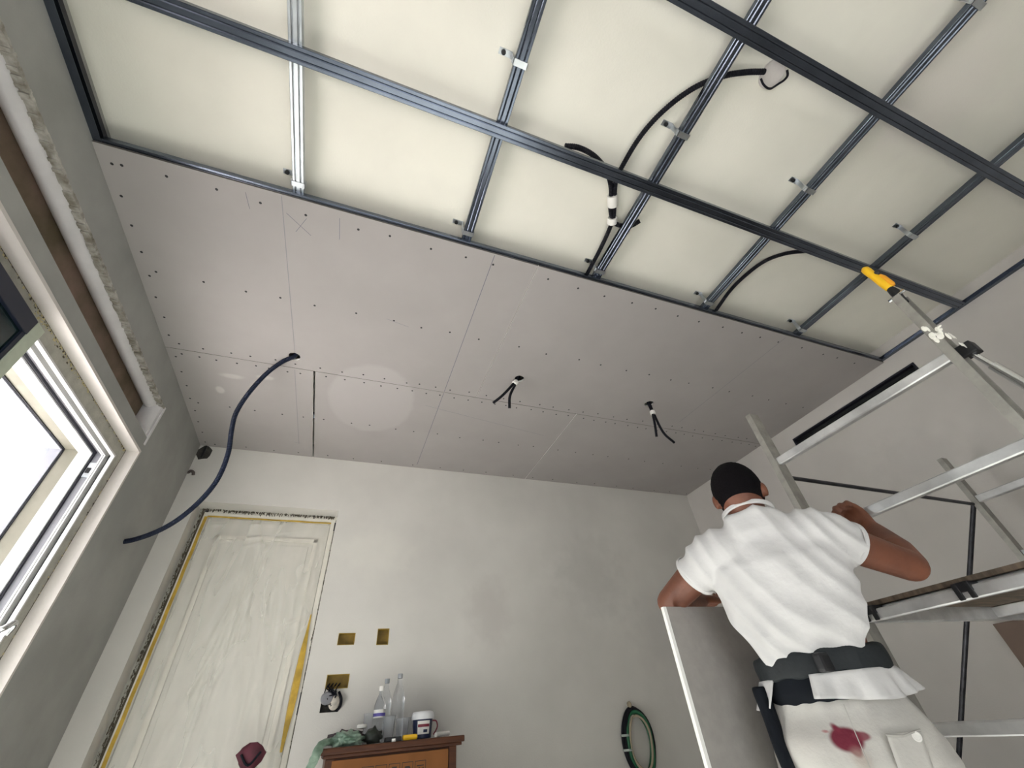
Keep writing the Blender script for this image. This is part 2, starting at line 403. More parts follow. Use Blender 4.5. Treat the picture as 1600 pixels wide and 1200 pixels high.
# catch plate on the jamb channel
mb = MB(); mb.box((XL - .16, WY - .075, 2.245), (XL - .13, WY - .064, 2.335)); mb.build('catch_plate', M_galv2, win, bevel=.002)
mb = MB(); mb.box((XL - .156, WY - .078, 2.27), (XL - .138, WY - .072, 2.30)); mb.build('catch_slot', M_dark, win)
# crumbs of foam along the joint
sweep('crack', [(.0035, .0655), (.0085, .0655), (.0085, .0685), (.0035, .0685)], M_crumb)
mb = MB(); mb2 = MB()
for k in range(900):
    t = random.random()
    cl = noise.noise(Vector((t*14, .3, 0)))
    if cl < -.12 and random.random() < .7: continue
    if t < .78:
        y = .7 + (WY - .72) * (t/.78); wv = .006 + abs(random.gauss(0, .006 + .012*max(0, cl)))
        p = Vector((XL - .0665, y, WZ - wv))
    else:
        z = .9 + (WZ - .92) * ((t-.78)/.22); p = Vector((XL - .0665, WY - .006 - abs(random.gauss(0, .005)), z))
    r = .0012 + .0028*random.random()**2
    (mb if random.random() < .68 else mb2).sphere(p, r*.6, r*(1+2*random.random()), r*(1 + random.random()), n=5, m=3)
mb.build('foam_crumbs', M_foam, win, kind='stuff'); mb2.build('plaster_crumbs', M_crumb, win, kind='stuff')
# the glazed panel in the outer track
mb = MB(); mb.box((XL - .372, -.39, .12), (XL - .366, WY - .076, WZ - .076)); mb.build('pane', M_glass, win)
# near sash standing open in front
sash = thing('sliding_sash', (XL - .03, 1.3, .02), 'window sash with a pale green stile and dark glass at the left edge', 'window sash')
SX0, SX1, SE = XL - .055, XL - .012, 1.695
MB().box((SX0, SE - .055, .05), (SX1, SE, 2.372)).build('stile', M_sashpale, sash, bevel=.003)
MB().box((SX0, .3, 2.30), (SX1, SE - .056, 2.372)).build('top_rail', M_sashdark, sash, bevel=.003)
MB().box((SX0 + .002, SE - .075, .05), (SX1 - .004, SE - .056, 2.299)).build('glazing_bead', M_sashdark, sash)
MB().box((SX0 + .015, .3, .05), (SX1 - .012, SE - .076, 2.299)).build('pane', M_tint, sash)
hd = MB(); hb = on(0, XL + .05, 4, 985)
hd.tube(smoothpath([hb + Vector((-.05, -.02, 0)), hb + Vector((0, -.02, 0)), hb + Vector((.012, -.01, .012)), hb + Vector((.012, .02, .03)), hb + Vector((.01, .035, .02)), hb + Vector((.0, .04, -.01))], 6), .011, 10)
hd.build('handle', M_chrome, sash, smooth=True, label='chrome lever handle')
# balcony seen through the glass
MB().box((-2.3, -2.2, 2.75), (XL - .43, 3.38, 2.95)).build('trim_5', M_balc, None, kind='structure')
MB().box((-2.3, 3.38, 2.86), (XL - .43, 3.75, 2.95)).build('trim_6', M_lav, None, kind='structure')
MB().box((-7, -4, -.5), (XL - .5, 6, -.3)).build('trim_7', M_balc, None, kind='structure')

# ------------------------------------------------------------ door in the back wall, masked with film
dr = bpy.data.objects.new('door_1', None); C.objects.link(dr); dr.location = (-.58, YB, 0); WORLD['door_1'] = Vector((-.58, YB, 0)); dr['kind'] = 'structure'
Y1 = YB + .135
FO, FT = .040, .028     # gap between masonry and frame, at the sides and the head
mb = MB(); t = .035                      # frame: two jambs and head
mb.box((DX0 + FO, Y1, .02), (DX0 + FO + t, Y1 + .06, DZ - FT))
mb.build('jamb', M_cream, dr, bevel=.003)
mb = MB(); mb.box((DX1 - .010 - t, Y1, .02), (DX1 - .010, Y1 + .06, DZ - FT)); mb.build('jamb', M_cream, dr, bevel=.003)
mb = MB(); mb.box((DX0 + FO + t, Y1, DZ - FT - t), (DX1 - .010 - t, Y1 + .06, DZ - FT)); mb.build('head_jamb', M_cream, dr, bevel=.003)
MB().box((DX0 - .02, Y1 + .06, 0), (DX1 + .02, Y1 + .09, DZ + .02)).build('backing', M_hole, dr)
MB().box((DX0 + FO + t + .003, Y1 + .02, .03), (DX1 - .048, Y1 + .055, DZ - FT - t - .003)).build('door_leaf', M_doorw, dr, bevel=.003)
px0, px1, pz0, pz1 = -.955, -.225, .25, 2.325
mb = MB()
for (a, b) in (((px0, pz0), (px0 + .03, pz1)), ((px1 - .03, pz0), (px1, pz1)), ((px0, pz1 - .03), (px1, pz1)), ((px0, pz0), (px1, pz0 + .03))):
    mb.box((a[0], Y1 + .004, a[1]), (b[0], Y1 + .021, b[1]))
mb.build('moulding', M_cream, dr, bevel=.004)
MB().box((px0 + .06, Y1 + .010, pz0 + .06), (px1 - .06, Y1 + .021, pz1 - .06)).build('raised_panel', M_doorw, dr, bevel=.004)
mb = MB()                                # foam and dirt around the frame
for k in range(1500):
    q = random.random(); yy = Y1 + .004 - .012*random.random()
    if q < .5: p = (DX0 + .012 + random.random()*.026, yy, .9 + 1.6*random.random())
    elif q < .85: p = (DX0 + .02 + (DX1 - DX0 - .04)*random.random(), yy, DZ - .004 - abs(random.gauss(0, .009)))
    else: p = (DX1 - .003 - abs(random.gauss(0, .003)), yy, 1 + 1.45*random.random())
    r = .0012 + .0035*random.random()**2; mb.sphere(p, r, r*.7, r*(1 + 3*random.random()), n=5, m=3)
mb.box((DX0 + .028, Y1 + .002, .05), (DX0 + FO, Y1 + .03, DZ - FT))
mb.build('foam_crumbs', M_crumb, dr, kind='stuff')
mb = MB(); MB().box((DX0, Y1 + .006, .03), (DX0 + FO, Y1 + .06, DZ)).build('mortar_joint', M_joint, dr); MB().box((DX0 + FO, Y1 + .006, DZ - FT), (DX1, Y1 + .06, DZ)).build('mortar_joint', M_cream, dr); MB().box((DX1 - .010, Y1 + .006, .03), (DX1, Y1 + .06, DZ - FT)).build('mortar_joint', M_joint, dr)
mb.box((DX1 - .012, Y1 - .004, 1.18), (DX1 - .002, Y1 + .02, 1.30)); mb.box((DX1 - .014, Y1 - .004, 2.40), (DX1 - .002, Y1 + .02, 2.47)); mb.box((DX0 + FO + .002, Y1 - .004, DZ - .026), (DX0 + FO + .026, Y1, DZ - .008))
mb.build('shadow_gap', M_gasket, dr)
# masking tape
tp = thing('masking_tape', (-.58, Y1, 1.0), 'yellow masking tape along the left and top of the wrapped door', 'tape')
def strip(pts, wd, y, mb=None, nx=None):
    mb = mb or MB(); n = len(pts)
    vs = []
    for i, (x, z) in enumerate(pts):
        a = pts[max(0, i-1)]; b = pts[min(n-1, i+1)]; d = Vector((b[0]-a[0], b[1]-a[1])).normalized()
        wq = wd[i] if hasattr(wd, '__len__') else wd
        for s in (-1, 1):
            for dy in (0, .0015): vs.append((x - d.y*s*wq/2, y - dy, z + d.x*s*wq/2))
    fs = []
    for i in range(n-1):
        a, b = i*4, (i+1)*4
        fs += [(a, b, b+2, a+2), (a+1, a+3, b+3, b+1), (a, a+1, b+1, b), (a+2, b+2, b+3, a+3)]
    fs += [(0, 2, 3, 1), (n*4-4, n*4-3, n*4-1, n*4-2)]
    return mb.add(vs, fs)
xl = DX0 + FO + .022
strip([(xl + .0012*math.sin(i*1.3), .4 + i*.0515) for i in range(41)], .020, Y1 - .005).build('side_strip', M_ytape, tp)
strip([(xl + .01 + i*.0905, DZ - FT - .034 + .001*math.sin(i*2.1)) for i in range(11)], .012, Y1 - .005).build('top_strip', M_ytape, tp)
strip([(DX1 - .056 + .001*i, 1.0 + i*.11) for i in range(8)], [.014, .03, .045, .05, .045, .035, .018, .006], Y1 - .012).build('loose_strip', M_ytape, tag(thing('masking_tape', (DX1 - .05, Y1, 1.0), 'loose yellow tape strip down the right edge of the wrapped door', 'tape')))
# film sheet with real creases: pulls from the top right corner, folds fanning down the middle
random.seed(21)
CREASES = [(-.18, 2.45, -1.05, 2.39, .006, .004), (-.17, 2.43, -1.06, 2.22, .006, .005), (-.20, 2.41, -1.06, 2.24, .005, .004), (-.24, 2.40, -.80, 2.22, .008, .004), (-.2, 2.36, -.5, 2.1, .010, .003),
           (-1.0, 1.50, -.25, 1.52, .005, .003), (-1.0, 1.12, -.2, 1.14, .005, .003)]
for k in range(16):
    a_ = random.uniform(-.75, -.5); CREASES.append((a_ + .03*random.random(), random.uniform(2.0, 2.3), a_ + random.uniform(-.28, .36), random.uniform(.4, 1.2), random.uniform(.008, .018), random.uniform(.004, .009)))
for k in range(12):
    a_, c_ = random.uniform(-.9, -.25), random.uniform(1.0, 1.8); g_ = random.uniform(-.8, .8); CREASES.append((a_, c_, a_ + .16*math.cos(g_), c_ + .2*math.sin(g_), .006, .004))
mb = MB(); nx, nz_ = 150, 260; fx0, fx1, fz0, fz1 = DX0 + FO + .030, DX1 - .046, .35, DZ - FT - .040
vs = []
for j in range(nz_ + 1):
    for i in range(nx + 1):
        x = fx0 + (fx1 - fx0)*i/nx; z = fz0 + (fz1 - fz0)*j/nz_
        e = min(1, min(i, nx - i)/6, min(j, nz_ - j)/5)
        q = 1 - abs(noise.noise(Vector((x*3.2 + z*.5, z*.8, 3.1))))
        rd = 0
        for (ax_, az_, bx_, bz_, wd_, h_) in CREASES:
            ex, ez = bx_ - ax_, bz_ - az_; tt = ((x-ax_)*ex + (z-az_)*ez)/(ex*ex + ez*ez)
            if 0 < tt < 1:
                dd = abs((x-ax_)*ez - (z-az_)*ex)/math.hypot(ex, ez); rd += h_*math.exp(-(dd/wd_)**2)*min(1, 6*tt, 6*(1-tt))
        vs.append((x, Y1 - .003 - e*(.004 + .012*q + rd), z))
fs = [(j*(nx+1)+i, j*(nx+1)+i+1, (j+1)*(nx+1)+i+1, (j+1)*(nx+1)+i) for j in range(nz_) for i in range(nx)]
mb.add(vs, fs); mb.build('protective_film', M_film, None, smooth=True, label='creased clear plastic film taped over the panelled door', cat='film')

# maroon cloth bag hanging in front of the door's lower part
bt = at(387, 1203, 3.62/ray(387, 1203).y*.985)
bag = thing('hanging_bag', (bt.x, bt.y, bt.z - .05), 'dark maroon and black cloth hanging against the film of the wrapped door', 'bag')
mb = MB(); rings = []
for i, (dz, wv) in enumerate(((-.12, .03), (-.05, .028), (0, .03), (.03, .055), (.07, .075), (.10, .05), (.12, .02))): rings.append((dz, wv))
vs = []; n = 16
for dz, wv in rings:
    for j in range(n):
        a = 2*PI*j/n; f = 1 + .15*math.sin(a*5 + dz*40); vs.append((bt.x + wv*math.cos(a)*f, bt.y - .02 + .022*math.sin(a)*f, bt.z + dz))
mb.add(vs, [(i*n+j, i*n+(j+1) % n, (i+1)*n+(j+1) % n, (i+1)*n+j) for i in range(len(rings)-1) for j in range(n)] + [tuple(range(n)), tuple(range((len(rings)-1)*n, len(rings)*n))])
mb.build('body', M_maroon, bag, smooth=True)
mb = MB(); mb.tube(smoothpath([(bt.x - .05, bt.y - .045, bt.z + .07), (bt.x, bt.y - .048, bt.z + .02), (bt.x + .05, bt.y - .045, bt.z + .075)], 5), .006, 6); mb.build('strap', M_black, bag, smooth=True)

# ------------------------------------------------------------ suspended ceiling: metal grid
grid = thing('ceiling_grid', (1.2, 1.2, ZC), 'galvanised steel channel grid hung below the old ceiling', 'metal frame')
def channel(name, a, b, wd, hgt, m, parent=grid, **kw):
    """C-channel seen from below: grooved web down, two sides, inward lips, 1.2 mm sheet"""
    a, b = Vector(a), Vector(b); t = (b - a).normalized(); n = t.cross(Vector((0,0,1))).normalized()
    w2 = wd/2; g = wd*.22; q = .0012
    outp = [(-w2+.008, hgt), (-w2, hgt), (-w2, .002), (-w2+.002, 0), (-g-.004, 0), (-g, .003), (-g+.004, 0), (g-.004, 0), (g, .003), (g+.004, 0), (w2-.002, 0), (w2, .002), (w2, hgt), (w2-.008, hgt)]
    inp = [(w2-.008, hgt-q), (w2-q, hgt-q), (w2-q, .003), (w2-.003, q), (g+.004, q), (g, .003+q), (g-.004, q), (-g+.004, q), (-g, .003+q), (-g-.004, q), (-w2+.003, q), (-w2+q, .003), (-w2+q, hgt-q), (-w2+.008, hgt-q)]
    mb = MB(); mb.prism(outp + inp, a, b, n, (0,0,1), caps=False)
    return mb.build(name, m, parent, **kw)
ZR, ZP = ZC + .0126, ZC + .0406
RY = [1.193, .605, -.035, -.68]
for y in RY: channel('furring_channel', (XL + .032, y, ZR), (XR - .034, y, ZR), .058, .027, M_galv)
for y in (1.80, 2.41, 3.0): channel('furring_channel', (XL + .032, y, ZR), (XR - .034, y, ZR), .06, .027, M_galv)
PX = [-.495, .332, 1.142, 1.968, 2.822]
for i, x in enumerate(PX):
    channel('main_channel', (x, YF + .2, ZP), (x, YB - .05, ZP), .05, .027, M_galv2 if i == 0 else M_galv)  # first channel in brighter steel: window reflection put into its colour
# wall tracks: U sections
def track(a, b, nrm):
    a, b = Vector(a), Vector(b)
    prof = [(0, 0), (.030, 0), (.030, .0012), (.0012, .0012), (.0012, .0268), (.028, .0268), (.028, .028), (0, .028)]
    MB().prism(prof, a, b, nrm, (0,0,1)).build('wall_track', M_galv, grid)
track((XL, YF + .2, ZR), (XL, YB, ZR), (1,0,0))
MB().box((XL + .0005, YF + .2, ZR + .029), (XL + .012, YB - .01, ZR + .078)).build('shade_strip', M_gasket, grid, label='black strip standing in for the shade above the wall track')  # added black strip: draws the shade between left track and old ceiling
track((XR, YF + .2, ZR), (XR, YB, ZR), (-1,0,0))
# hangers: clip on the channel, strap up to the ceiling, plate and bolt
for x in PX:
    for y in (.355, 1.13, -.42, 1.95):
        if x == PX[0] and y == .355: continue
        mb = MB()
        mb.box((x - .030, y - .012, ZP - .004), (x + .030, y + .012, ZP - .0015))
        mb.box((x - .030, y - .012, ZP - .004), (x - .0275, y + .012, ZP + .03))
        mb.box((x + .0275, y - .012, ZP - .004), (x + .030, y + .012, ZP + .03))
        mb.box((x - .034, y - .010, ZP + .012), (x - .030, y + .010, ZO - .002))
        mb.box((x - .085, y - .012, ZO - .004), (x - .030, y + .012, ZO - .0005))
        h = mb.build('hanger', M_galv2, grid)
        MB().lathe((x - .066, y, ZO - .014), [(.002, 0), (.010, .0), (.010, .007), (.005, .007), (.005, .0098)], 8).build('bolt', M_screw, h)

# ------------------------------------------------------------ plasterboards
def board(x0, x1, y0, y1, label, rows, ang=0, holes=()):
    g = .0015
    t = thing('plasterboard_sheet', ((x0+x1)/2, (y0+y1)/2, ZC), label, 'plasterboard')
    mb = MB(); us = sorted({x0+g, x1-g, *[h[0]-h[2] for h in holes], *[h[0]+h[2] for h in holes]}); n = 24
    cx = [h[0] for h in holes]
    # plate with round holes: fan pieces around each hole inside a square cell
    ys = sorted({y0+g, y1-g, *[h[1]-h[2]*1.6 for h in holes], *[h[1]+h[2]*1.6 for h in holes]})
    us = sorted({x0+g, x1-g, *[h[0]-h[2]*1.6 for h in holes], *[h[0]+h[2]*1.6 for h in holes]})
    for i in range(len(us)-1):
        for j in range(len(ys)-1):
            um, ym = (us[i]+us[i+1])/2, (ys[j]+ys[j+1])/2
            hh = [h for h in holes if abs(h[0]-um) < 1e-6 and abs(h[1]-ym) < h[2]]
            if not hh:
                for z in (ZC, ZC + .0125): mb.add([(us[i], ys[j], z), (us[i+1], ys[j], z), (us[i+1], ys[j+1], z), (us[i], ys[j+1], z)], [(0,1,2,3)], 0)
                continue
            hx, hy, hr = hh[0]; vs = []
            for k in range(n):
                a = 2*PI*k/n + PI/4; c, s = math.cos(a), math.sin(a); q = max(abs(c), abs(s))
                sx = (us[i+1]-us[i])/2; sy = (ys[j+1]-ys[j])/2
                ex, ey = c/q*sx, s/q*sy
                for z in (ZC, ZC + .0125): vs += [(hx + hr*c, hy + hr*s, z), (um + ex, ym + ey, z)]
            for k in range(n):
                a, b = k*4, ((k+1) % n)*4
                mb.add([vs[a], vs[a+1], vs[b+1], vs[b]], [(0,1,2,3)], 0); mb.add([vs[a+2], vs[a+3], vs[b+3], vs[b+2]], [(0,1,2,3)], 0)
                mb.add([vs[a], vs[b], vs[b+2], vs[a+2]], [(0,1,2,3)], 1)
    for (a, b) in (((x0+g, y0+g), (x1-g, y0+g)), ((x1-g, y0+g), (x1-g, y1-g)), ((x1-g, y1-g), (x0+g, y1-g)), ((x0+g, y1-g), (x0+g, y0+g))):
        mb.add([(*a, ZC), (*b, ZC), (*b, ZC + .0125), (*a, ZC + .0125)], [(0,1,2,3)], 1 if a[0] == b[0] else 2)
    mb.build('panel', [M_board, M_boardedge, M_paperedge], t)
    sm = MB()
    for y, sp in rows:
        x = x0 + .07 + random.random()*.05
        while x < x1 - .04:
            sm.lathe((x + random.uniform(-.01, .01), y + random.uniform(-.008, .008), ZC - .0006), [(.0066, 0), (.0066, .001)], 7); x += sp*random.uniform(.8, 1.2)
    y = y0 + .08
    if x0 < -1.2:
        while y < y1: sm.lathe((x0 + .04 + random.uniform(0, .012), y, ZC - .0006), [(.0066, 0), (.0066, .001)], 7); y += .15
    sm.build('screw_heads', M_screw, t, kind='stuff')
    return t
H1 = on(2, ZC, 460, 557); H2 = on(2, ZC, 811, 592); H3 = on(2, ZC, 1014, 631)
YA, YM = 1.178, 2.425
hr = .036
b1 = board(XL, .757, YA, YM, 'large grey plasterboard in the front row by the left wall', [(1.25, .2), (1.82, .19), (2.38, .13)], holes=[(H1.x, H1.y, hr)])
b2 = board(.757, XR, YA, YM, 'large grey plasterboard in the front row reaching the right wall', [(1.25, .2), (1.82, .22), (2.38, .14)], holes=[(H2.x, H2.y, hr), (H3.x, H3.y, hr)])
b3 = board(XL, -.412, YM, YB, 'short grey plasterboard in the far left corner left of the open joint', [(2.47, .1), (3.0, .17), (3.57, .2)])
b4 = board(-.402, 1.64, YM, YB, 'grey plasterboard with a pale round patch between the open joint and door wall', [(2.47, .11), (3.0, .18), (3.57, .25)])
b5 = board(1.64, XR, YM, YB, 'grey plasterboard in the far right corner above the worker', [(2.47, .11), (3.0, .2), (3.57, .25)])
# pencil lines on the boards (thin flat marks)
M_pencil = mat('pencil_mark', (.14, .14, .18), .8)
M_pencil2 = mat('faint_pencil_mark', (.24, .235, .25), .8)
def mark(a, b, wd, parent, m=M_pencil):
    mb = MB(); mb.bar((a[0], a[1], ZC - .0005), (b[0], b[1], ZC - .0005), wd, .0006); mb.build('pencil_line', m, parent)
mark((.498, YA + .01), (.503, YM - .01), .0035, b1)
mark((.503, YM + .01), (.505, YB - .06), .0035, b4)
mark((-.558, YA + .01), (-.525, YM - .16), .0035, b1, M_pencil2)
mark((-.53, YM + .02), (-.52, YB - .2), .0035, b3, M_pencil2)
mark((2.70, YA + .02), (2.62, 2.3), .003, b2, M_pencil2)
mark((-.54, 1.27), (-.43, 1.36), .002, b1); mark((-.50, 1.36), (-.45, 1.27), .002, b1)
mark((-.30, 1.22), (-.295, 1.34), .002, b1); mark((-.71, 1.22), (-.70, 1.30), .002, b1)
mark((.40, 2.62), (.75, 2.68), .003, b4, M_pencil2); mark((.75, 2.68), (1.5, 2.80), .002, b4, M_pencil2)
mark((.0, 1.81), (.14, 1.84), .003, b1, M_pencil2)
mark((-.55, 3.4), (-.50, 3.4), .002, b3, M_pencil2)

# broken corner of the wall below the boards, and a clamp stub
hp = on(1, YB, 322, 703)
ch = MB(); random.seed(3)
vs = []
for k in range(14):
    a = 2*PI*k/14; r = .8 + .35*random.random()
    vs.append((XL + .045 + .06*math.cos(a)*r, YB - .002, 2.94 + .062*math.sin(a)*r))
ch.add(vs + [(x, y + .003, z) for x, y, z in vs], [tuple(range(14)), tuple(range(27, 13, -1))] + [(i, (i+1) % 14, (i+1) % 14 + 14, i + 14) for i in range(14)])
dm = thing('broken_corner', (XL + .05, YB, 2.93), 'dark broken hole in the plaster of the top left room corner', 'hole')
ch.build('cavity', M_hole, dm)
MB().box((XL + .040, YB - .018, 2.885), (XL + .056, YB - .006, 2.995)).build('bracket', M_screw, dm, bevel=.003)
cp = on(0, XL + .02, 297, 738)
MB().tube(smoothpath([cp + Vector((-.02, .02, .0)), cp + Vector((.0, 0, .012)), cp + Vector((.022, -.005, 0)), cp + Vector((.028, 0, -.02))], 5), .011, 8).build('cable_stub', mat('brown_grey_stub', (.09, .07, .065), .7), None, smooth=True, label='short brown cable stub poking from the left wall corner', cat='cable')

# ------------------------------------------------------------ conduits
def conduit(name, pts, r, m, parent=None, **kw):
    path = smoothpath(pts, 10); P = [path[0]]; 
    # resample evenly and corrugate
    out_ = []; acc = 0; step = .005
    for a, b in zip(path, path[1:]):
        L = (b - a).length; s = 0
        while acc + (L - s) >= step:
            s += step - acc; acc = 0; out_.append(a + (b - a)*(s/L))
        acc += L - s
    rr = [r*(1.0 if i % 2 else .86) for i in range(len(out_))]
    return MB().tube(out_, rr, 10).build(name, m, parent, smooth=False, **kw)
pix = [(440, 566), (415, 585), (388, 615), (369, 645), (362, 672), (356, 710), (338, 752), (305, 790), (262, 822), (210, 843), (152, 851)]
k0 = (H1 - Vector((0,0,1))).length / ray(460, 557).length
pts = [Vector((H1.x, H1.y, ZC + .05)), Vector((H1.x, H1.y, ZC + .004))]
for i, (x, y) in enumerate(pix): pts.append(at(x, y, k0*(1 - .003*i) - .015*i))
conduit('electrical_conduit', pts, .0155, M_cond, None, label='long navy conduit curving down from the left hole in the plasterboards', cat='conduit')
def pigtail(H, tapepx, tails, label, tapelen=.035):
    t = thing('electrical_conduit', (H.x, H.y, ZC), label, 'conduit')
    k = (H - Vector((0,0,1))).length / ray(tapepx[0], tapepx[1]).length
    tpnt = at(tapepx[0], tapepx[1], k*.985)
    for q, tail in enumerate(tails):
        o = Vector((.008*(1 if q else -1), 0, 0))
        pl = [Vector((H.x, H.y, ZC + .04)) + o, tpnt + o*.9] + [at(x, y, k*.965 - .01*j) for j, (x, y) in enumerate(tail)]
        conduit('tail', pl, .0105, M_condb, t)
    d = (tpnt - H).normalized()
    MB().lathe(tpnt - d*tapelen/2, [(.019, 0), (.021, .003), (.021, tapelen - .003), (.019, tapelen)], 14, axis=d).build('tape_band', M_tape, t, smooth=True, label='white tape band')
pigtail(H2, (805, 598), [[(786, 617), (770, 630)], [(797, 618), (796, 638)]], 'black twin conduit tails with white tape from the middle plasterboard hole')
pigtail(H3, (1020, 645), [[(1023, 662), (1026, 683)], [(1036, 675), (1054, 692)]], 'black twin conduit tails with white tape from the right plasterboard hole')
ZK = 3.098
def cz(px, py, z=ZK): return on(2, z, px, py)
main = thing('ceiling_conduits', tuple(cz(957, 320)), 'black conduits arching above the grid to a ceiling outlet', 'conduit')
conduit('arched_conduit', [cz(1197, 112), cz(1165, 113), cz(1130, 119), cz(1085, 137), cz(1040, 170), cz(1003, 210), cz(975, 255), cz(962, 285), cz(960, 320), cz(957, 345), cz(940, 385), cz(914, 434, 3.06)], .0125, M_condb, main)
conduit('short_conduit', [cz(881, 228), cz(905, 231), cz(930, 245), cz(948, 268), cz(955, 295), cz(954, 325), cz(958, 345), cz(968, 352), cz(985, 353), cz(1000, 345)], .0135, M_condb, main)
for p, q in (((957, 305), (957, 322)), ((957, 340), (956, 349))):
    a, b = cz(*p), cz(*q); d = b - a
    MB().lathe(a, [(.026, 0), (.027, .003), (.027, d.length - .003), (.026, d.length)], 12, axis=d).build('tape_band', M_tape, main, smooth=True, label='white tape band')
ob = cz(1206, 116, ZO - .004)
MB().lathe(ob - Vector((0,0,.004)), [(.055, 0), (.055, .007)], 20).build('ceiling_outlet_cap', M_white, main, label='pale round outlet patch')
wp = [ob + Vector((.055*math.cos(a)*1.0, .045*math.sin(a), -.022 + .012*math.sin(3*a))) for a in [-.9 + .42*i for i in range(9)]]
MB().tube(smoothpath(wp, 4), .005, 6).build('loose_wire', M_condb, main, smooth=True)
conduit('electrical_conduit', [cz(1118, 486, 3.06), cz(1140, 455, 3.08), cz(1165, 430, 3.09), cz(1195, 408), cz(1228, 396), cz(1262, 392)], .0125, M_condb, None, label='black conduit curving above the grid beside the fourth channel', cat='conduit')

# ------------------------------------------------------------ air slot in the right wall
vt = thing('linear_air_slot', (XR, 1.6, VZ0), 'long black recessed air slot high on the right wall', 'air vent')
mb = MB(); mb.box((XR + .03, VY0, VZ0), (XR + .11, VY1, VZ1)); mb.build('duct', M_dark, vt)
mb = MB(); q = .012
mb.box((XR - .012, VY0 - q, VZ0 - q), (XR + .03, VY1 + q, VZ0 + .001)); mb.box((XR - .012, VY0 - q, VZ1 - .001), (XR + .03, VY1 + q, VZ1 + q))
mb.box((XR - .012, VY0 - q, VZ0), (XR + .03, VY0 + .002, VZ1)); mb.box((XR - .012, VY1 - .002, VZ0), (XR + .03, VY1 + q, VZ1))
mb.build('rim', M_gasket, vt)
MB().box((XR + .002, VY0, VZ0 + .028), (XR + .028, VY1, VZ0 + .034)).build('vane', M_blackpl, vt)

# ------------------------------------------------------------ outlet boxes in the back wall
labs = ['ochre flush outlet box, left of the upper pair beside the door', 'ochre upright outlet box, right of the upper pair', 'ochre outlet box with black wires, lower one beside the door']
for i, lb in enumerate(labs):
    x0, x1, z0, z1 = BX[i]
    t = thing('outlet_box', ((x0+x1)/2, YB, z0), lb, 'outlet box')
    MB().box((x0, YB + .035, z0), (x1, YB + .045, z1)).build('back', M_boxin, t)
    mb = MB(); e = .004
    mb.box((x0, YB - .002, z0), (x0 + e, YB + .035, z1)); mb.box((x1 - e, YB - .002, z0), (x1, YB + .035, z1)); mb.box((x0 + e, YB - .002, z0), (x1 - e, YB + .035, z0 + e)); mb.box((x0 + e, YB - .002, z1 - e), (x1 - e, YB + .035, z1))
    mb.build('rim', M_boxy, t)
    if i == 2:
        mb = MB()
        for k in range(4):
            a = x0 + .02 + k*.022
            mb.tube(smoothpath([(a, YB + .03, z0 + .02), (a + .005, YB - .01, z0 + .03), (a - .012, YB - .03, z0 + .005), (a - .02, YB - .02, z0 - .03)], 5), .0035, 6)
        mb.build('wires', M_condb, t, smooth=True)
x0, x1, z0, z1 = BX[3]
MB().box((x0 - .01, YB + .04, z0 - .01), (x1 + .01, YB + .05, z1 + .01)).build('trim_8', M_hole, None, kind='structure')
t = thing('socket_cluster', (.08, YB, 1.2), 'loose grey socket and tangled wires hanging from the broken wall hole', 'socket')
MB().lathe((.055, YB - .05, 1.245), [(.012, 0), (.030, .002), (.036, .012), (.036, .04), (.030, .045)], 18, axis=(-.2, 1, .1)).build('socket_body', mat('grey_plastic', (.22, .22, .24), .4), t, smooth=True)
MB().sphere((.10, YB - .02, 1.222), .036, .025, .040, n=12, m=8).build('plaster_lump', mat('pale_filler', (.6, .55, .48), .9, var=.3, scale=30, bump=.5), t, smooth=True)
mb = MB(); random.seed(11)
for k in range(9):
    p = [Vector((.07 + random.uniform(-.03, .035), YB - random.uniform(.0, .05), 1.30 - i*.022 + random.uniform(-.012, .012))) for i in range(5)]
    mb.tube(smoothpath(p, 4), .0042, 6)
mb.build('wires', M_condb, t, smooth=True)
mb = MB(); mb.tube(smoothpath([(.12, YB - .01, 1.28), (.14, YB - .03, 1.24), (.14, YB - .01, 1.2), (.12, YB + .0, 1.18)], 5), .008, 8); mb.build('conduit_end', M_condb, t, smooth=True)

# ------------------------------------------------------------ cabinet with clutter
cab = thing('cabinet', (.45, 3.38, 0), 'dark wooden cabinet with a cardboard front against the back wall', 'cabinet')
CX0, CX1, CY0, CY1, CT = .06, .86, 3.16, 3.61, .998
prof = [(0, 0), (0, -.012), (.012, -.02), (.012, -.03), (-.0, -.036), (-.45, -.036), (-.45, 0)]
mb = MB(); mb.box((CX0 - .0, CY0, CT - .03), (CX1, CY1, CT)); mb.build('top', M_wood, cab, bevel=.006)
MB().box((CX0 + .015, CY0 + .012, CT - .045), (CX1 - .015, CY1, CT - .03)).build('cornice', M_wood, cab, bevel=.004)
MB().box((CX0 + .03, CY0 + .035, .06), (CX1 - .045, CY1, CT - .045)).build('body', M_wood, cab, bevel=.004)
mb = MB()
mb.box((CX0 + .03, CY0 + .022, .06), (CX0 + .075, CY0 + .04, CT - .045)); mb.build('corner_post', M_wood, cab, bevel=.004)
mb = MB(); mb.box((CX1 - .09, CY0 + .022, .06), (CX1 - .045, CY0 + .04, CT - .045)); mb.build('corner_post', M_wood, cab, bevel=.004)
cf = MB().box((CX0 + .065, CY0 + .018, .3), (CX1 - .095, CY0 + .030, CT - .055)).build('cardboard_front', M_cardb, cab, bevel=.002, label='brown cardboard panel with handling symbols')
for xx in (CX0 + .04, CX1 - .09):
    MB().box((xx, CY0 + .05, 0), (xx + .04, CY0 + .09, .06)).build('foot', M_wood, cab)
    MB().box((xx, CY1 - .06, 0), (xx + .04, CY1 - .02, .06)).build('foot', M_wood, cab)
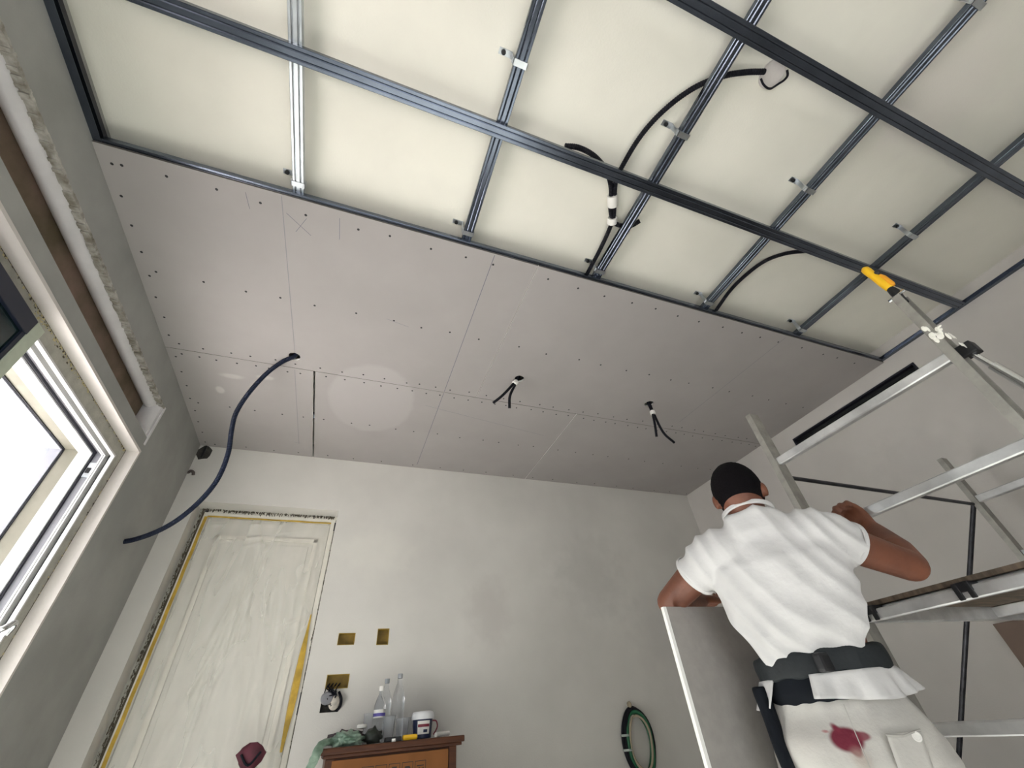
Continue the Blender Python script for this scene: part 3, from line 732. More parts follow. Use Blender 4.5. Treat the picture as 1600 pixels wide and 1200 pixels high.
# printed symbols: five framed pictograms
mb = MB(); yq = CY0 + .0175
def rect(x0, z0, x1, z1): mb.box((x0, yq, z0), (x1, yq + .001, z1))
X0 = .285; SZ = .062; zt = .905
for k in range(5):
    a = X0 + k*(SZ + .010); z0 = zt - SZ*1.15; e = .003
    rect(a, z0, a + SZ, z0 + e); rect(a, zt - e, a + SZ, zt); rect(a, z0, a + e, zt); rect(a + SZ - e, z0, a + SZ, zt)
    c = a + SZ/2; zc = (z0 + zt)/2
    if k == 0:      # two upward arrows
        for s in (-.013, .013): rect(c+s-.002, zc-.02, c+s+.002, zc+.012); mb.add([(c+s-.009, yq, zc+.008), (c+s+.009, yq, zc+.008), (c+s, yq, zc+.024)], [(0,1,2)])
        rect(c-.022, zc-.025, c+.022, zc-.021)
    elif k == 1:    # figure
        rect(c-.012, zc+.014, c+.012, zc+.019); rect(c-.012, zc, c-.008, zc+.016); rect(c-.010, zc-.003, c+.010, zc+.002); rect(c+.007, zc-.018, c+.011, zc); rect(c-.012, zc-.022, c+.010, zc-.017)
    elif k == 2:    # goblet
        mb.add([(c-.014, yq, zc+.022), (c+.014, yq, zc+.022), (c+.009, yq, zc), (c-.009, yq, zc)], [(0,1,2,3)]); rect(c-.002, zc-.02, c+.002, zc); rect(c-.011, zc-.024, c+.011, zc-.02)
    elif k == 3:    # umbrella
        mb.add([(c-.022, yq, zc+.002), (c+.022, yq, zc+.002), (c+.012, yq, zc+.018), (c-.012, yq, zc+.018)], [(0,1,2,3)]); rect(c-.002, zc-.02, c+.002, zc+.002)
    else:           # stacked drops / no hooks
        for j in range(4): rect(c-.02+j*.011, zc-.018, c-.013+j*.011, zc-.005 + (j % 2)*.012)
        rect(c-.02, zc+.012, c+.02, zc+.017)
mb.build('handling_symbols', M_ink, cf)

def bottle(x, y, h, r, label=None, wrap=False, cap=None, name='plastic_bottle', rot=0, lab='', m=M_bottle):
    t = thing(name, (x, y, CT), lab, 'bottle')
    prof = [(r*.5, .0), (r*.92, .003), (r, .012), (r, h*.20), (r*.93, h*.23), (r, h*.26), (r, h*.42), (r*.93, h*.45), (r, h*.48), (r, h*.62), (r*.92, h*.70), (r*.6, h*.82), (r*.36, h*.90), (r*.34, h*.96), (r*.4, h*.965), (r*.34, h)]
    MB().lathe((x, y, CT), prof, 20).build('body', m, t, smooth=True)
    MB().lathe((x, y, CT + h), [(r*.40, -.012), (r*.42, 0), (r*.42, .012), (r*.38, .014)], 14).build('cap', cap or M_tape, t, smooth=True)
    if wrap:
        MB().lathe((x, y, CT + h*.45), [(r*1.02, 0), (r*1.02, h*.15)], 20).build('wrapper', M_tape, t, smooth=True, label='white label band')
        MB().lathe((x, y, CT + h*.475), [(r*1.03, 0), (r*1.03, h*.06)], 20).build('label_print', mat('label_blue', (.10, .08, .35), .5), t, smooth=True)
    return t
bottle(.375, 3.42, .27, .036, lab='clear bottle with a white and blue wrapper, leftmost of the bottles', wrap=True)
bottle(.415, 3.505, .315, .038, lab='clear bottle in the middle of the three tall ones', cap=mat('grey_cap', (.3, .32, .34), .4))
bottle(.492, 3.455, .335, .040, lab='tallest clear bottle, right of the other two', cap=mat('dull_cap', (.32, .33, .35), .4))
def jar(name, x, y, r0, r1, h, m, lab, cat='cup'):
    q = .002
    return MB().lathe((x, y, CT + .0005), [(r0*.9, 0), (r0, .002), (r1, h), (r1*1.05, h), (r1*1.05, h+.003), (r1 - q, h+.003), (r0 - q, .005), (.001, .005)], 20).build(name, m, None, smooth=True, label=lab, cat=cat)
jar('plastic_cup', .43, 3.34, .028, .036, .12, M_cup, 'clear plastic cup standing before the tall bottles')
jar('plastic_cup', .515, 3.36, .034, .040, .105, M_cup, 'clear plastic cup between the bottles and the navy tub')
jar('plastic_cup', .565, 3.47, .030, .036, .11, M_cup, 'clear plastic cup behind the navy tub')
jar('plastic_cup', .33, 3.545, .030, .036, .15, M_cup, 'clear plastic cup behind the dark rag')
# navy tub
t = thing('paint_tub', (.64, 3.36, CT), 'navy tub with white lid and red and white label', 'tub')
MB().lathe((.64, 3.36, CT + .0005), [(.050, 0), (.056, .004), (.062, .095), (.060, .098)], 24).build('body', M_navy, t, smooth=True)
MB().lathe((.64, 3.36, CT + .098), [(.060, -.004), (.069, -.004), (.071, .010), (.066, .028), (.060, .034), (.050, .036)], 24).build('lid', mat('milky_lid', (.72, .72, .74), .4), t, smooth=True)
def patch(t, name, m, a0, a1, z0, z1, rr):
    mb = MB(); n = 8; vs = []
    for i in range(n+1):
        a = a0 + (a1-a0)*i/n
        for z in (z0, z1):
            r = rr + .0035*(z - .02)/.05
            for e in (0, .0012): vs.append((.64 + (r+e)*math.cos(a), 3.36 + (r+e)*math.sin(a), CT + z))
    fs = []
    for i in range(n):
        a, b = i*4, (i+1)*4; fs += [(a, b, b+2, a+2), (a+1, a+3, b+3, b+1), (a, a+1, b+1, b), (a+2, b+2, b+3, a+3)]
    fs += [(0, 2, 3, 1), (4*n, 4*n+1, 4*n+3, 4*n+2)]
    mb.add(vs, fs); return mb.build(name, m, t, smooth=True)
lb = patch(t, 'label', M_tape, -2.25, -1.0, .022, .086, .0585)
patch(t, 'label_band', M_red, -2.2, -1.05, .056, .07, .0600)
patch(t, 'label_print', M_navy, -1.65, -1.25, .03, .044, .0597)
MB().tube(smoothpath([(.70, 3.35, CT + .085), (.725, 3.35, CT + .08), (.732, 3.35, CT + .05), (.71, 3.35, CT + .015)], 5), .004, 6).build('handle', M_red, t, smooth=True)
# yellow sponge, black box, paper roll, white cap
MB().box((.50, 3.20, CT), (.585, 3.25, CT + .026)).build('sponge', M_yellow, None, bevel=.010, label='small yellow sponge at the front edge of the cabinet', cat='sponge')
MB().box((.40, 3.20, CT), (.49, 3.27, CT + .022)).build('phone_case', M_blackpl, None, bevel=.005, label='small black case at the front edge left of the sponge', cat='case')
MB().lathe((.445, 3.185, CT + .0005), [(.012, 0), (.012, .012), (.009, .014)], 14).build('bottle_cap', M_tape, None, smooth=True, label='small white cap on the front edge of the cabinet', cat='cap')
a, b = Vector((.70, 3.24, CT + .0125)), Vector((.795, 3.30, CT + .0145)); d = b - a
MB().lathe(a, [(.006, 0), (.012, .0), (.012, d.length), (.006, d.length), (.006, d.length - .01)], 14, axis=d).build('paper_roll', M_tape, None, smooth=True, label='short white paper roll at the right end of the cabinet', cat='roll')
# crumpled green bag spilling over the left end
def crumple(name, c, r, m, seed, lab, cat, amp=.35, flat=None, sub=4):
    bm = bmesh.new(); bmesh.ops.create_icosphere(bm, subdivisions=sub, radius=1)
    for v in bm.verts:
        n1 = abs(noise.noise(v.co*2.2 + Vector((seed, 0, 0)))) + .5*abs(noise.noise(v.co*5 + Vector((0, seed, 0))))
        s = 1 + amp*(n1*2 - .6)
        v.co = Vector((c[0] + v.co.x*r[0]*s, c[1] + v.co.y*r[1]*s, c[2] + v.co.z*r[2]*s))
        if flat is not None: v.co.z = max(v.co.z, flat)
    me = bpy.data.meshes.new(name); bm.to_mesh(me); bm.free(); me.materials.append(m)
    for p in me.polygons: p.use_smooth = True
    o = bpy.data.objects.new(name, me); C.objects.link(o); return tag(o, lab, cat) if lab else o
g = thing('carrier_bag', (.13, 3.25, CT), 'crumpled pale green plastic bag hanging over the left end of the cabinet', 'bag')
o1 = crumple('bag_body', (.190, 3.25, CT + .026), (.085, .06, .040), M_green, 3, None, None, .4, CT + .001)
C.objects.unlink(o1); reg(o1, g)
mb = MB(); pt = smoothpath([(.16, 3.24, CT + .02), (.10, 3.225, CT + .028), (.055, 3.16, CT + .016), (.035, 3.125, CT - .03), (.02, 3.12, CT - .07), (.005, 3.12, CT - .085)], 6)
n = 14; vs = []
for i, p in enumerate(pt):
    for j in range(n):
        a = 2*PI*j/n; rr = (.030 - .012*i/len(pt)) * (1 + .35*noise.noise(Vector((j*1.3, i*.35, 5))))
        vs.append(p + Vector((math.cos(a)*rr, math.cos(a)*.3*rr, math.sin(a)*rr*.6)))
mb.add(vs, [(i*n+j, i*n+(j+1) % n, (i+1)*n+(j+1) % n, (i+1)*n+j) for i in range(len(pt)-1) for j in range(n)] + [tuple(range(n)), tuple(range((len(pt)-1)*n, len(pt)*n))])
mb.build('bag_handle', M_green, g, smooth=True)
crumple('rag', (.19, 3.42, CT + .040), (.10, .055, .035), M_darkcloth, 9, 'dark crumpled rag behind the pale green bag', 'rag', .35, CT + .001, 3)
crumple('rubbish_bag', (.335, 3.28, CT + .032), (.050, .05, .038), M_olive, 15, 'small dark green crumpled bag right of the pale green bag', 'bag', .35, CT + .001, 3)
MB().lathe((.275, 3.37, CT + .0735), [(.012, 0), (.030, .004), (.030, .018), (.026, .022)], 16).build('jar_lid', M_tape, None, smooth=True, label='white round lid lying on the dark rag', cat='lid')

# ------------------------------------------------------------ hose coil on the back wall
hc = thing('hose_coil', (2.42, YB - .05, .9), 'oval coil of dark and green hose hanging on the back wall', 'hose coil')
top, bot = on(1, YB - .06, 988, 1108), on(1, YB - .06, 1016, 1215)
ctr = (top + bot)/2; hh = (top - bot)/2
ax = hh; side = Vector((.12, 0, .03))
def loop(name, s, r, m, dy, ph=0.0, a0=0, a1=2*PI, **kw):
    pts = []
    for i in range(41):
        a = a0 + (a1-a0)*i/40
        pts.append(ctr + ax*s*math.cos(a) + side*s*math.sin(a) + Vector((0, dy + .008*math.sin(3*a + ph), 0)))
    return MB().tube(pts, r, 10).build(name, m, hc, smooth=True, **kw)
loop('hose_loop', 1.04, .013, M_condb, .035); loop('hose_loop', .99, .013, M_condb, .012, 1)
loop('hose_loop', .91, .012, M_hgreen, .005, 2, label='green hose loop'); loop('hose_loop', .88, .011, M_hgreen, .030, .5, label='green hose loop')
loop('cord_loop', .78, .008, M_htan, -.005, 1.4)
MB().sphere(top + Vector((0, .03, .03)), .018, .02, .022, n=10, m=8).build('hook', M_htan, hc, smooth=True)
for a in (.45, .62):
    p = ctr + ax*.96*math.cos(-a*2.6) + side*.96*math.sin(-a*2.6) + Vector((0, .018, 0)); 
    MB().lathe(p - Vector((0,0,.007)), [(.034, 0), (.036, .003), (.036, .011), (.034, .014)], 10).build('cable_tie', mat('pale_tie', (.35, .4, .36), .6), hc, smooth=True)

# ------------------------------------------------------------ leaning brown board far right
bp_ = MB(); bp_.box((XR - .035, .95, 0), (XR - .008, 1.648, 1.265)); bp_.build('chipboard_panel', M_greybr, None, bevel=.002, label='brown chipboard panel standing against the right wall behind the scaffold', cat='board')

# ------------------------------------------------------------ aluminium scaffold tower
sf = thing('scaffold_tower', (2.6, .8, 0), 'scuffed aluminium rolling scaffold tower with a plywood deck', 'scaffold')
X1, X2, YS0, YS1 = 1.80, 3.40, .41, 1.145
def stile(x, y, ztop, dy=0.0, m=M_alubeige, zb=.14):
    mb = MB()
    prof = [(-.028, -.014), (.028, -.014), (.028, .014), (.022, .014), (.022, -.008), (-.022, -.008), (-.022, .014), (-.028, .014)]
    if y < .8: prof = [(p, -q) for p, q in prof]
    mb.prism(prof, (x, y + dy, zb), (x, y, ztop), (1,0,0), (0,1,0))
    return mb.build('stile', m, sf)
s1 = stile(X1, YS1, 2.115)
s2 = stile(X1, .390, 2.135, .060)
s3 = stile(X2, 1.185, 2.09, m=M_tubedark if False else M_alubeige)
s4 = stile(X2, .43, 2.10)
RZ = [1.848, 1.518, 1.212, .90, .60, .30]
for z in RZ: MB().bar((X1, YS0 + (0 if z < 1.9 else 0), z), (X1, YS1 - .01, z), .030, .035, ch=.004).build('rung', M_alu, sf)
for z in [1.82, 1.51, 1.20, .90, .60, .30]: MB().bar((X2, .44, z), (X2, 1.175, z), .032, .040, ch=.004).build('rung', M_alu, sf)
for x in (X1, X2):
    for y in (YS0 + .03, YS1 + .01):
        MB().lathe((x - .016, y, .062), [(.02, 0), (.060, 0), (.062, .004), (.062, .028), (.060, .032), (.02, .032)], 20, axis=(1,0,0)).build('castor', M_blackpl, sf, smooth=True)
        MB().box((x - .02, y - .012, .09), (x + .02, y + .012, .15)).build('castor_fork', M_galv, sf)
# brace and stabilisers
MB().tube([(X1 + .02, YS1 + .02, 1.79), (X2 - .02, 1.20, 1.80)], .0095, 8).build('brace', M_tubedark, sf, smooth=True)
MB().tube([(X2, 1.21, 1.80), (X2, 2.58, .012)], .012, 10).build('stabiliser', M_tubedark, sf, smooth=True)
a = on(0, X1 + .03, 1512, 548); b = on(0, X1 + .03, 1660, 634)
MB().tube([a, a + (b - a)*.3, a + (b-a)*.3, b], [.009, .009, .014, .014], 12).build('stabiliser', M_chrome, sf, smooth=True)
MB().tube([b, Vector((X1 + .05, -.25, .012))], .014, 10).build('stabiliser_leg', M_chrome, sf, smooth=True)
MB().box(a - Vector((.02, .025, .022)), a + Vector((.02, .03, .022))).build('clamp', M_blackpl, sf, bevel=.005)
# platform deck
MB().box((X1 + .02, .47, 1.243), (X2 - .02, 1.12, 1.258)).build('deck_board', M_ply, sf, bevel=.001)
for y in (.462, 1.128): MB().bar((X1 + .02, y, 1.225), (X2 - .02, y, 1.225), .028, .06, ch=.003).build('deck_beam', M_alu, sf)
for x in (X1 + .045, X2 - .05, (X1 + X2)/2): MB().bar((x, .475, 1.222), (x, 1.115, 1.222), .03, .038, ch=.003).build('deck_crossbeam', M_alu, sf)
for y in (.80, 1.10):
    mb = MB(); mb.box((X1 - .022, y - .024, 1.215), (X1 + .045, y + .024, 1.242)); mb.box((X1 - .024, y - .024, 1.195), (X1 - .018, y - .008, 1.24)); mb.box((X1 - .024, y + .008, 1.195), (X1 - .018, y + .024, 1.24)); mb.build('deck_hook', M_blackpl, sf, bevel=.003)
# splats of filler on the near stile
mb = MB(); random.seed(5)
c0 = on(0, X1 - .03, 1462, 518)
for k in range(16):
    t_ = random.gauss(0, .5); p = c0 + Vector((random.uniform(-.002, .004), random.uniform(-.016, .018), t_*.035 - .004))
    mb.sphere(p, .0018, .003 + .007*random.random(), .004 + .012*random.random(), n=7, m=5)
for k in range(9):
    p = c0 + Vector((.01 + random.random()*.03, -.018, -.02 - random.random()*.06)); mb.sphere(p, .005, .0016, .009, n=6, m=4)
mb.build('filler_splats', M_splat, s2, smooth=True, kind='stuff')
# drywall saw standing in the top of the near stile
st = Vector((X1, .390, 2.125)); tp_ = on(0, X1, 1350, 420); ba = on(0, X1, 1392, 452)
sw = thing('drywall_saw', tuple(ba), 'yellow and black drywall saw stuck in the top of the scaffold stile', 'saw')
d = (tp_ - ba); L = d.length; dn = d.normalized()
MB().lathe(ba, [(.010, 0), (.014, .006), (.0155, L*.3), (.014, L*.6), (.0155, L*.85), (.014, L*.96), (.007, L*1.02)], 16, axis=dn).build('handle', M_yellow, sw, smooth=True)
sd = Vector((0, -.5, .2)); sd = (sd - dn*sd.dot(dn)).normalized()
sd2 = dn.cross(Vector((1, 0, 0))).normalized()
if (sd2.dot(r_) < 0): sd2 = -sd2
MB().lathe(ba + sd2*.016 + dn*.004, [(.005, 0), (.009, .01), (.009, L*.38), (.004, L*.5)], 12, axis=dn).build('finger_guard', M_orange, sw, smooth=True, label='orange finger guard')
MB().sphere(ba + sd2*.016 + dn*L*.62, .012, .012, .012, n=10, m=8).build('blade_lock', M_blackpl, sw, smooth=True)
low = st + Vector((0, 0, -.02))
MB().tube([ba + dn*.004, ba - dn*.02, low + (ba-low)*.35, low], [.012, .016, .014, .013], 10).build('ferrule', M_blackpl, sw, smooth=True)
MB().tube([low + (ba-low)*.45 + Vector((-.012, .028, 0)), low + (ba-low)*.45 + Vector((-.012, -.03, 0))], .006, 8).build('bolt', M_chrome, sw, smooth=True)

# ------------------------------------------------------------ the carried plasterboard sheet
SYP = 1.26
sa = on(1, SYP, 1036, 948)
sh = thing('plasterboard_sheet', (sa.x + .2, SYP, 0), 'cut plasterboard sheet standing upright under the worker\'s left arm', 'plasterboard')
mb = MB(); mb.box((sa.x + .012, SYP, .0), (sa.x + .42, SYP + .0125, sa.z)); mb.build('panel', M_sheetface, sh)
mb = MB(); mb.box((sa.x, SYP - .0005, .0), (sa.x + .0118, SYP + .013, sa.z)); mb.build('cut_edge', M_boardedge, sh, label='white cut gypsum edge')

# ------------------------------------------------------------ the worker
RV, FV, UV = Vector((.6, -.8, 0)), Vector((.8, .6, 0)), Vector((0, 0, 1))
def loft(mb, rings, n=28):
    """rings: (centre, half-width along R, half-depth along F[, power])"""
    vs = []
    for c, a, b in rings:
        for j in range(n):
            t = 2*PI*j/n; ct, st_ = math.cos(t), math.sin(t)
            e = .85
            vs.append(Vector(c) + RV*a*math.copysign(abs(ct)**e, ct) + FV*b*math.copysign(abs(st_)**e, st_))
    m = len(rings)
    mb.add(vs, [(i*n+j, i*n+(j+1) % n, (i+1)*n+(j+1) % n, (i+1)*n+j) for i in range(m-1) for j in range(n)] + [tuple(range(n-1, -1, -1)), tuple(range((m-1)*n, m*n))])
def limb(mb, pts, rads, n=18, flat=None):
    pts = [Vector(p) for p in pts]
    P = smoothpath(pts, 5); R_ = []
    for i in range(len(pts)-1):
        for k in range(5): R_.append(rads[i] + (rads[i+1]-rads[i])*k/5)
    R_.append(rads[-1]); mb.tube(P, R_, n)
    mb.sphere(pts[0], rads[0]*.98, n=12, m=8); mb.sphere(pts[-1], rads[-1]*.98, n=12, m=8)
def remesh(mb, name, m, parent, vox, disp=None, smooth_it=2, cut=None, **tg):
    me = bpy.data.meshes.new('tmp'); me.from_pydata([tuple(v) for v in mb.v], [], mb.f)
    bm = bmesh.new(); bm.from_mesh(me); bmesh.ops.remove_doubles(bm, verts=bm.verts, dist=1e-6); bmesh.ops.recalc_face_normals(bm, faces=bm.faces); bm.to_mesh(me); bm.free()
    o = bpy.data.objects.new('tmp', me); C.objects.link(o)
    r = o.modifiers.new('r', 'REMESH'); r.mode = 'VOXEL'; r.voxel_size = vox; r.use_smooth_shade = True
    if smooth_it: s = o.modifiers.new('s', 'SMOOTH'); s.iterations = smooth_it; s.factor = .5
    dg = bpy.context.evaluated_depsgraph_get(); dg.update()
    me2 = bpy.data.meshes.new_from_object(o.evaluated_get(dg)); bpy.data.objects.remove(o)
    bm = bmesh.new(); bm.from_mesh(me2)
    if cut:
        for co, no in cut:
            bmesh.ops.bisect_plane(bm, geom=bm.verts[:] + bm.edges[:] + bm.faces[:], plane_co=co, plane_no=no, clear_outer=True)
    bm.normal_update()
    if disp:
        dv = [(v, v.normal * disp(v.co, v.normal)) for v in bm.verts]
        for v, q in dv: v.co += q
    me2.clear_geometry(); bm.to_mesh(me2); bm.free()
    me2.materials.clear(); me2.materials.append(m)
    for p in me2.polygons: p.use_smooth = True
    me2.name = name
    o2 = bpy.data.objects.new(name, me2); reg(o2, parent); tag(o2, **tg); return o2

PO = Vector((.0, .0, 0))
cP = Vector((1.365, 1.065, .955))       # pelvis
cW = Vector((1.340, 1.040, 1.07))      # waist
cC = Vector((1.285, .995, 1.33))       # chest
cN = Vector((1.232, .962, 1.47))       # neck base
hd_ = Vector((1.230, .962, 1.562))     # head centre
shR, elR, wrR = Vector((1.335, .850, 1.390)), Vector((1.600, .800, 1.285)), Vector((1.755, .925, 1.462))
shL, elL, wrL = Vector((1.150, 1.085, 1.395)), Vector((1.105, 1.315, 1.300)), Vector((1.32, 1.395, 1.325))
man = thing('person', (cP.x, cP.y, 0), 'worker seen from behind in white t-shirt, black lumbar belt and stained white trousers', 'person')
body = MB()
loft(body, [(cP + UV*-.10, .165, .105), (cP, .165, .11), (cW, .135, .095), (cW*.5 + cC*.5, .15, .105), (cC, .170, .11), (cC + UV*.08, .15, .09), (cN, .07, .06)])
limb(body, [cN - UV*.03, cN + FV*.01 + UV*.04, hd_ - UV*.04], [.062, .056, .058])
tilt = Matrix.Rotation(math.radians(38), 3, RV) if False else Matrix.Rotation(math.radians(-35), 3, RV)
bas = Matrix((RV, FV, UV)).transposed()      # columns: R F U
HR = tilt @ bas
body.sphere(hd_, .074, .093, .098, rot=HR, n=24, m=16)
body.sphere(hd_ + HR @ Vector((0, .035, -.055)), .055, .062, .06, rot=HR, n=18, m=12)   # jaw
body.sphere(hd_ + HR @ Vector((0, .096, -.020)), .014, .022, .024, rot=HR, n=10, m=8)   # nose
body.sphere(hd_ + HR @ Vector((0, .085, -.062)), .026, .016, .012, rot=HR, n=10, m=8)   # lips
for s in (-1, 1):
    body.sphere(hd_ + HR @ Vector((s*.077, -.002, -.020)), .011, .020, .032, rot=HR, n=12, m=8)   # ears
    body.sphere(hd_ + HR @ Vector((s*.032, .080, .012)), .020, .012, .010, rot=HR, n=10, m=8)     # brow
for s, sh_, el, wr in ((1, shR, elR, wrR), (-1, shL, elL, wrL)):
    limb(body, [sh_ - RV*s*.03, sh_, sh_ + (el-sh_)*.45, el], [.055, .056, .052, .044])
    limb(body, [el, el + (wr-el)*.3, el + (wr-el)*.7, wr], [.044, .050, .038, .028])
def hand(mb, wr, dirv, palmn, grip, s):
    """wr wrist; dirv along hand; palmn palm normal; grip curl angle; s side of thumb"""
    dirv = dirv.normalized(); palmn = (palmn - dirv*palmn.dot(dirv)).normalized(); sd = dirv.cross(palmn)*s
    for k in range(4):                       # metacarpals -> palm
        off = sd*(.030 - .020*k)
        limb(mb, [wr + off*.5, wr + dirv*.045 + off*.9, wr + dirv*(.088 - .004*abs(k-1)) + off], [.015, .015, .0125], n=10)
    L_ = [.070, .078, .072, .056]
    for k in range(4):
        p = wr + dirv*(.088 - .004*abs(k-1)) + sd*(.030 - .020*k); d = dirv.copy(); pts = [p]
        for j, fr in enumerate((.45, .32, .25)):
            d = Matrix.Rotation(grip, 3, sd*s) @ d
            p = p + d*L_[k]*fr*1.05; pts.append(p)
        limb(mb, pts, [.0105, .0095, .0088, .0075], n=10)
    p = wr + dirv*.02 + sd*.022
    limb(mb, [p, p + dirv*.035 + sd*.022 + palmn*.012, p + dirv*.06 + sd*.022 + palmn*.034, p + dirv*.078 + sd*.012 + palmn*.048], [.015, .013, .0105, .0085], n=10)
# right hand closes on the scaffold rung (rung runs along y at z 1.522)
hand(body, wrR, Vector((.10, .35, .62)), Vector((.95, .05, -.25)), math.radians(-62), 1)
hand(body, wrL, Vector((.85, .25, -.05)), Vector((0, -.2, -1)), math.radians(-22), 1)
for s in (-1, 1):
    hp_ = cP + RV*s*.095 + UV*-.06
    limb(body, [hp_, hp_ + Vector((.0, .0, -.40)) + FV*.03, Vector((hp_.x, hp_.y, .09)) + FV*.0], [.088, .058, .040])
    limb(body, [Vector((hp_.x, hp_.y, .05)) - FV*.03, Vector((hp_.x, hp_.y, .035)) + FV*.14], [.035, .030])
remesh(body, 'body', M_skin, man, .0052, None, 2)
# eyes
for s in (-1, 1): MB().sphere(hd_ + HR @ Vector((s*.031, .079, -.004)), .0125, n=12, m=8).build('eye', M_eye, man, smooth=True)
# hair: cropped cap over crown and back
hm = MB(); hm.sphere(hd_ + HR @ Vector((0, -.006, .008)), .0795, .096, .102, rot=HR, n=28, m=18)
def hd_disp(co, no): return .0012*noise.noise(co*160)
remesh(hm, 'hair', M_hair, man, .005, hd_disp, 1, cut=[(hd_ + HR @ Vector((0, -.02, -.066)), HR @ Vector((0, .42, -1.0)))])

# shirt
def folds(co, no):
    q = co - cC; r = q.dot(RV); u = q.z
    a = noise.noise(Vector((r*4, u*3, 1.7)))*.9
    s1_ = math.sin((r*.86 + u*.62)*52 + a*5)                 # long diagonal drags
    s2_ = math.sin((r*.35 - u*1.0)*40 + a*6)
    k1 = .0052*(1 - abs(s1_))**.8*2 - .004
    wgt = max(0, min(1, (-u - .05)*5))
    k2 = .006*s2_*wgt
    return k1*(.55 + .9*abs(a)) + k2 + .004*noise.noise(co*14)
sm = MB()
W_ = lambda t: cW*(1-t) + cC*t
loft(sm, [(cW + UV*-.055, .155, .112), (cW, .160, .116), (cW + UV*.035, .176, .134), (W_(.3), .182, .136), (W_(.6), .190, .134), (W_(.85), .196, .134), (cC, .198, .132), (cC + UV*.06 - RV*.0, .182, .118), (cC*.35 + cN*.65, .125, .092), (cN + UV*.005, .080, .074), (cN + UV*.018, .070, .066)], n=40)
limb(sm, [shR - RV*.07 + UV*.0, shR + UV*.004, shR + (elR-shR)*.30 + Vector((0,0,-.004)), shR + (elR-shR)*.62 + Vector((0,0,-.006))], [.072, .068, .064, .064], n=22)
limb(sm, [shL + RV*.07, shL + UV*.004, shL + (elL-shL)*.3, shL + (elL-shL)*.66], [.072, .068, .066, .068], n=22)
dR, dL = (elR-shR).normalized(), (elL-shL).normalized()
remesh(sm, 'shirt', M_shirt, man, .0062, folds, 3, cut=[(shR + (elR-shR)*.36, dR), (shL + (elL-shL)*.42, dL)])
# collar and cuff hems
def ring(name, c, nrm, a, b, th, m, updir=None, n=36, hgt=.014, **kw):
    nrm = nrm.normalized(); u = (Vector(updir) - nrm*Vector(updir).dot(nrm)).normalized(); v = nrm.cross(u); mb = MB(); vs = []
    for i in range(n):
        t = 2*PI*i/n
        for (rr, h) in ((0, -hgt/2), (th, -hgt/2*.7), (th, hgt/2*.7), (0, hgt/2), (-th, hgt/2*.7), (-th, -hgt/2*.7)):
            vs.append(c + u*(a + rr)*math.cos(t) + v*(b + rr)*math.sin(t) + nrm*h)
    fs = [(i*6+j, i*6+(j+1) % 6, ((i+1) % n)*6+(j+1) % 6, ((i+1) % n)*6+j) for i in range(n) for j in range(6)]
    mb.add(vs, fs); return mb.build(name, m, man, smooth=True, **kw)
ring('collar', cN + UV*.017 - FV*.002, UV + FV*.22, .076, .072, .005, M_shirt, updir=RV)
ring('cuff', shR + (elR-shR)*.355, dR, .0655, .0655, .003, M_shirt, updir=UV)
ring('cuff', shL + (elL-shL)*.415, dL, .0670, .0670, .003, M_shirt, updir=UV)
# lumbar belt
def bulge(co, no): return .003*noise.noise(co*22) + .002*math.sin((co - cW).dot(RV)*90)
bl = MB(); tb = RV*.0
bz = cW + UV*.012
loft(bl, [(bz + UV*-.036, .163, .121), (bz + UV*-.030, .169, .127), (bz + UV*.0, .172, .130), (bz + UV*.020, .170, .128), (bz + UV*.026, .163, .121)], n=48)
remesh(bl, 'lumbar_belt', M_belt, man, .006, bulge, 1)
bk = cW - FV*.133 + RV*.015
MB().box(bk + Vector((-.022, -.012, -.018)), bk + Vector((.022, .012, .026))).build('belt_clasp', M_blackpl, man, bevel=.008)
# shirt hem below the belt: flared skirt with an open slit on the left back
mb = MB(); n = 72; vs = []; rows = 9
idx = [i for i in range(n + 1)]
for j in range(rows):
    t = j/(rows-1)
    for i in idx:
        a = -PI*.5 - PI*.06 + (2*PI*.90)*i/n       # opening near the left back
        fl = .012*math.sin(i*.62 + 1) * t + .007*math.sin(i*1.5) * t
        aa, bb = .172 + .024*t + fl, .131 + .024*t + fl
        z = -.018 - .058*t + .008*math.sin(i*.23 + 2)*t
        c = cW + (cP - cW)*.7*t; c = Vector((c.x, c.y, cW.z))
        p = c + RV*aa*math.cos(a) + FV*bb*math.sin(a) + UV*z
        vs.append(p)
m_ = len(idx); fs = [(j*m_+i, j*m_+i+1, (j+1)*m_+i+1, (j+1)*m_+i) for j in range(rows-1) for i in range(m_-1)]
mb.add(vs, fs); so = mb.build('shirt_hem', M_shirt, man, smooth=True)
sol = so.modifiers.new('thickness', 'SOLIDIFY'); sol.thickness = .004; sol.offset = 0
# undershirt waistband
ub = MB(); loft(ub, [(Vector((cP.x, cP.y, .975)), .154, .110), (cW + UV*-.06, .158, .116), (cW + UV*-.01, .158, .116)], n=40)
remesh(ub, 'waistband', M_black, man, .008, None, 1)
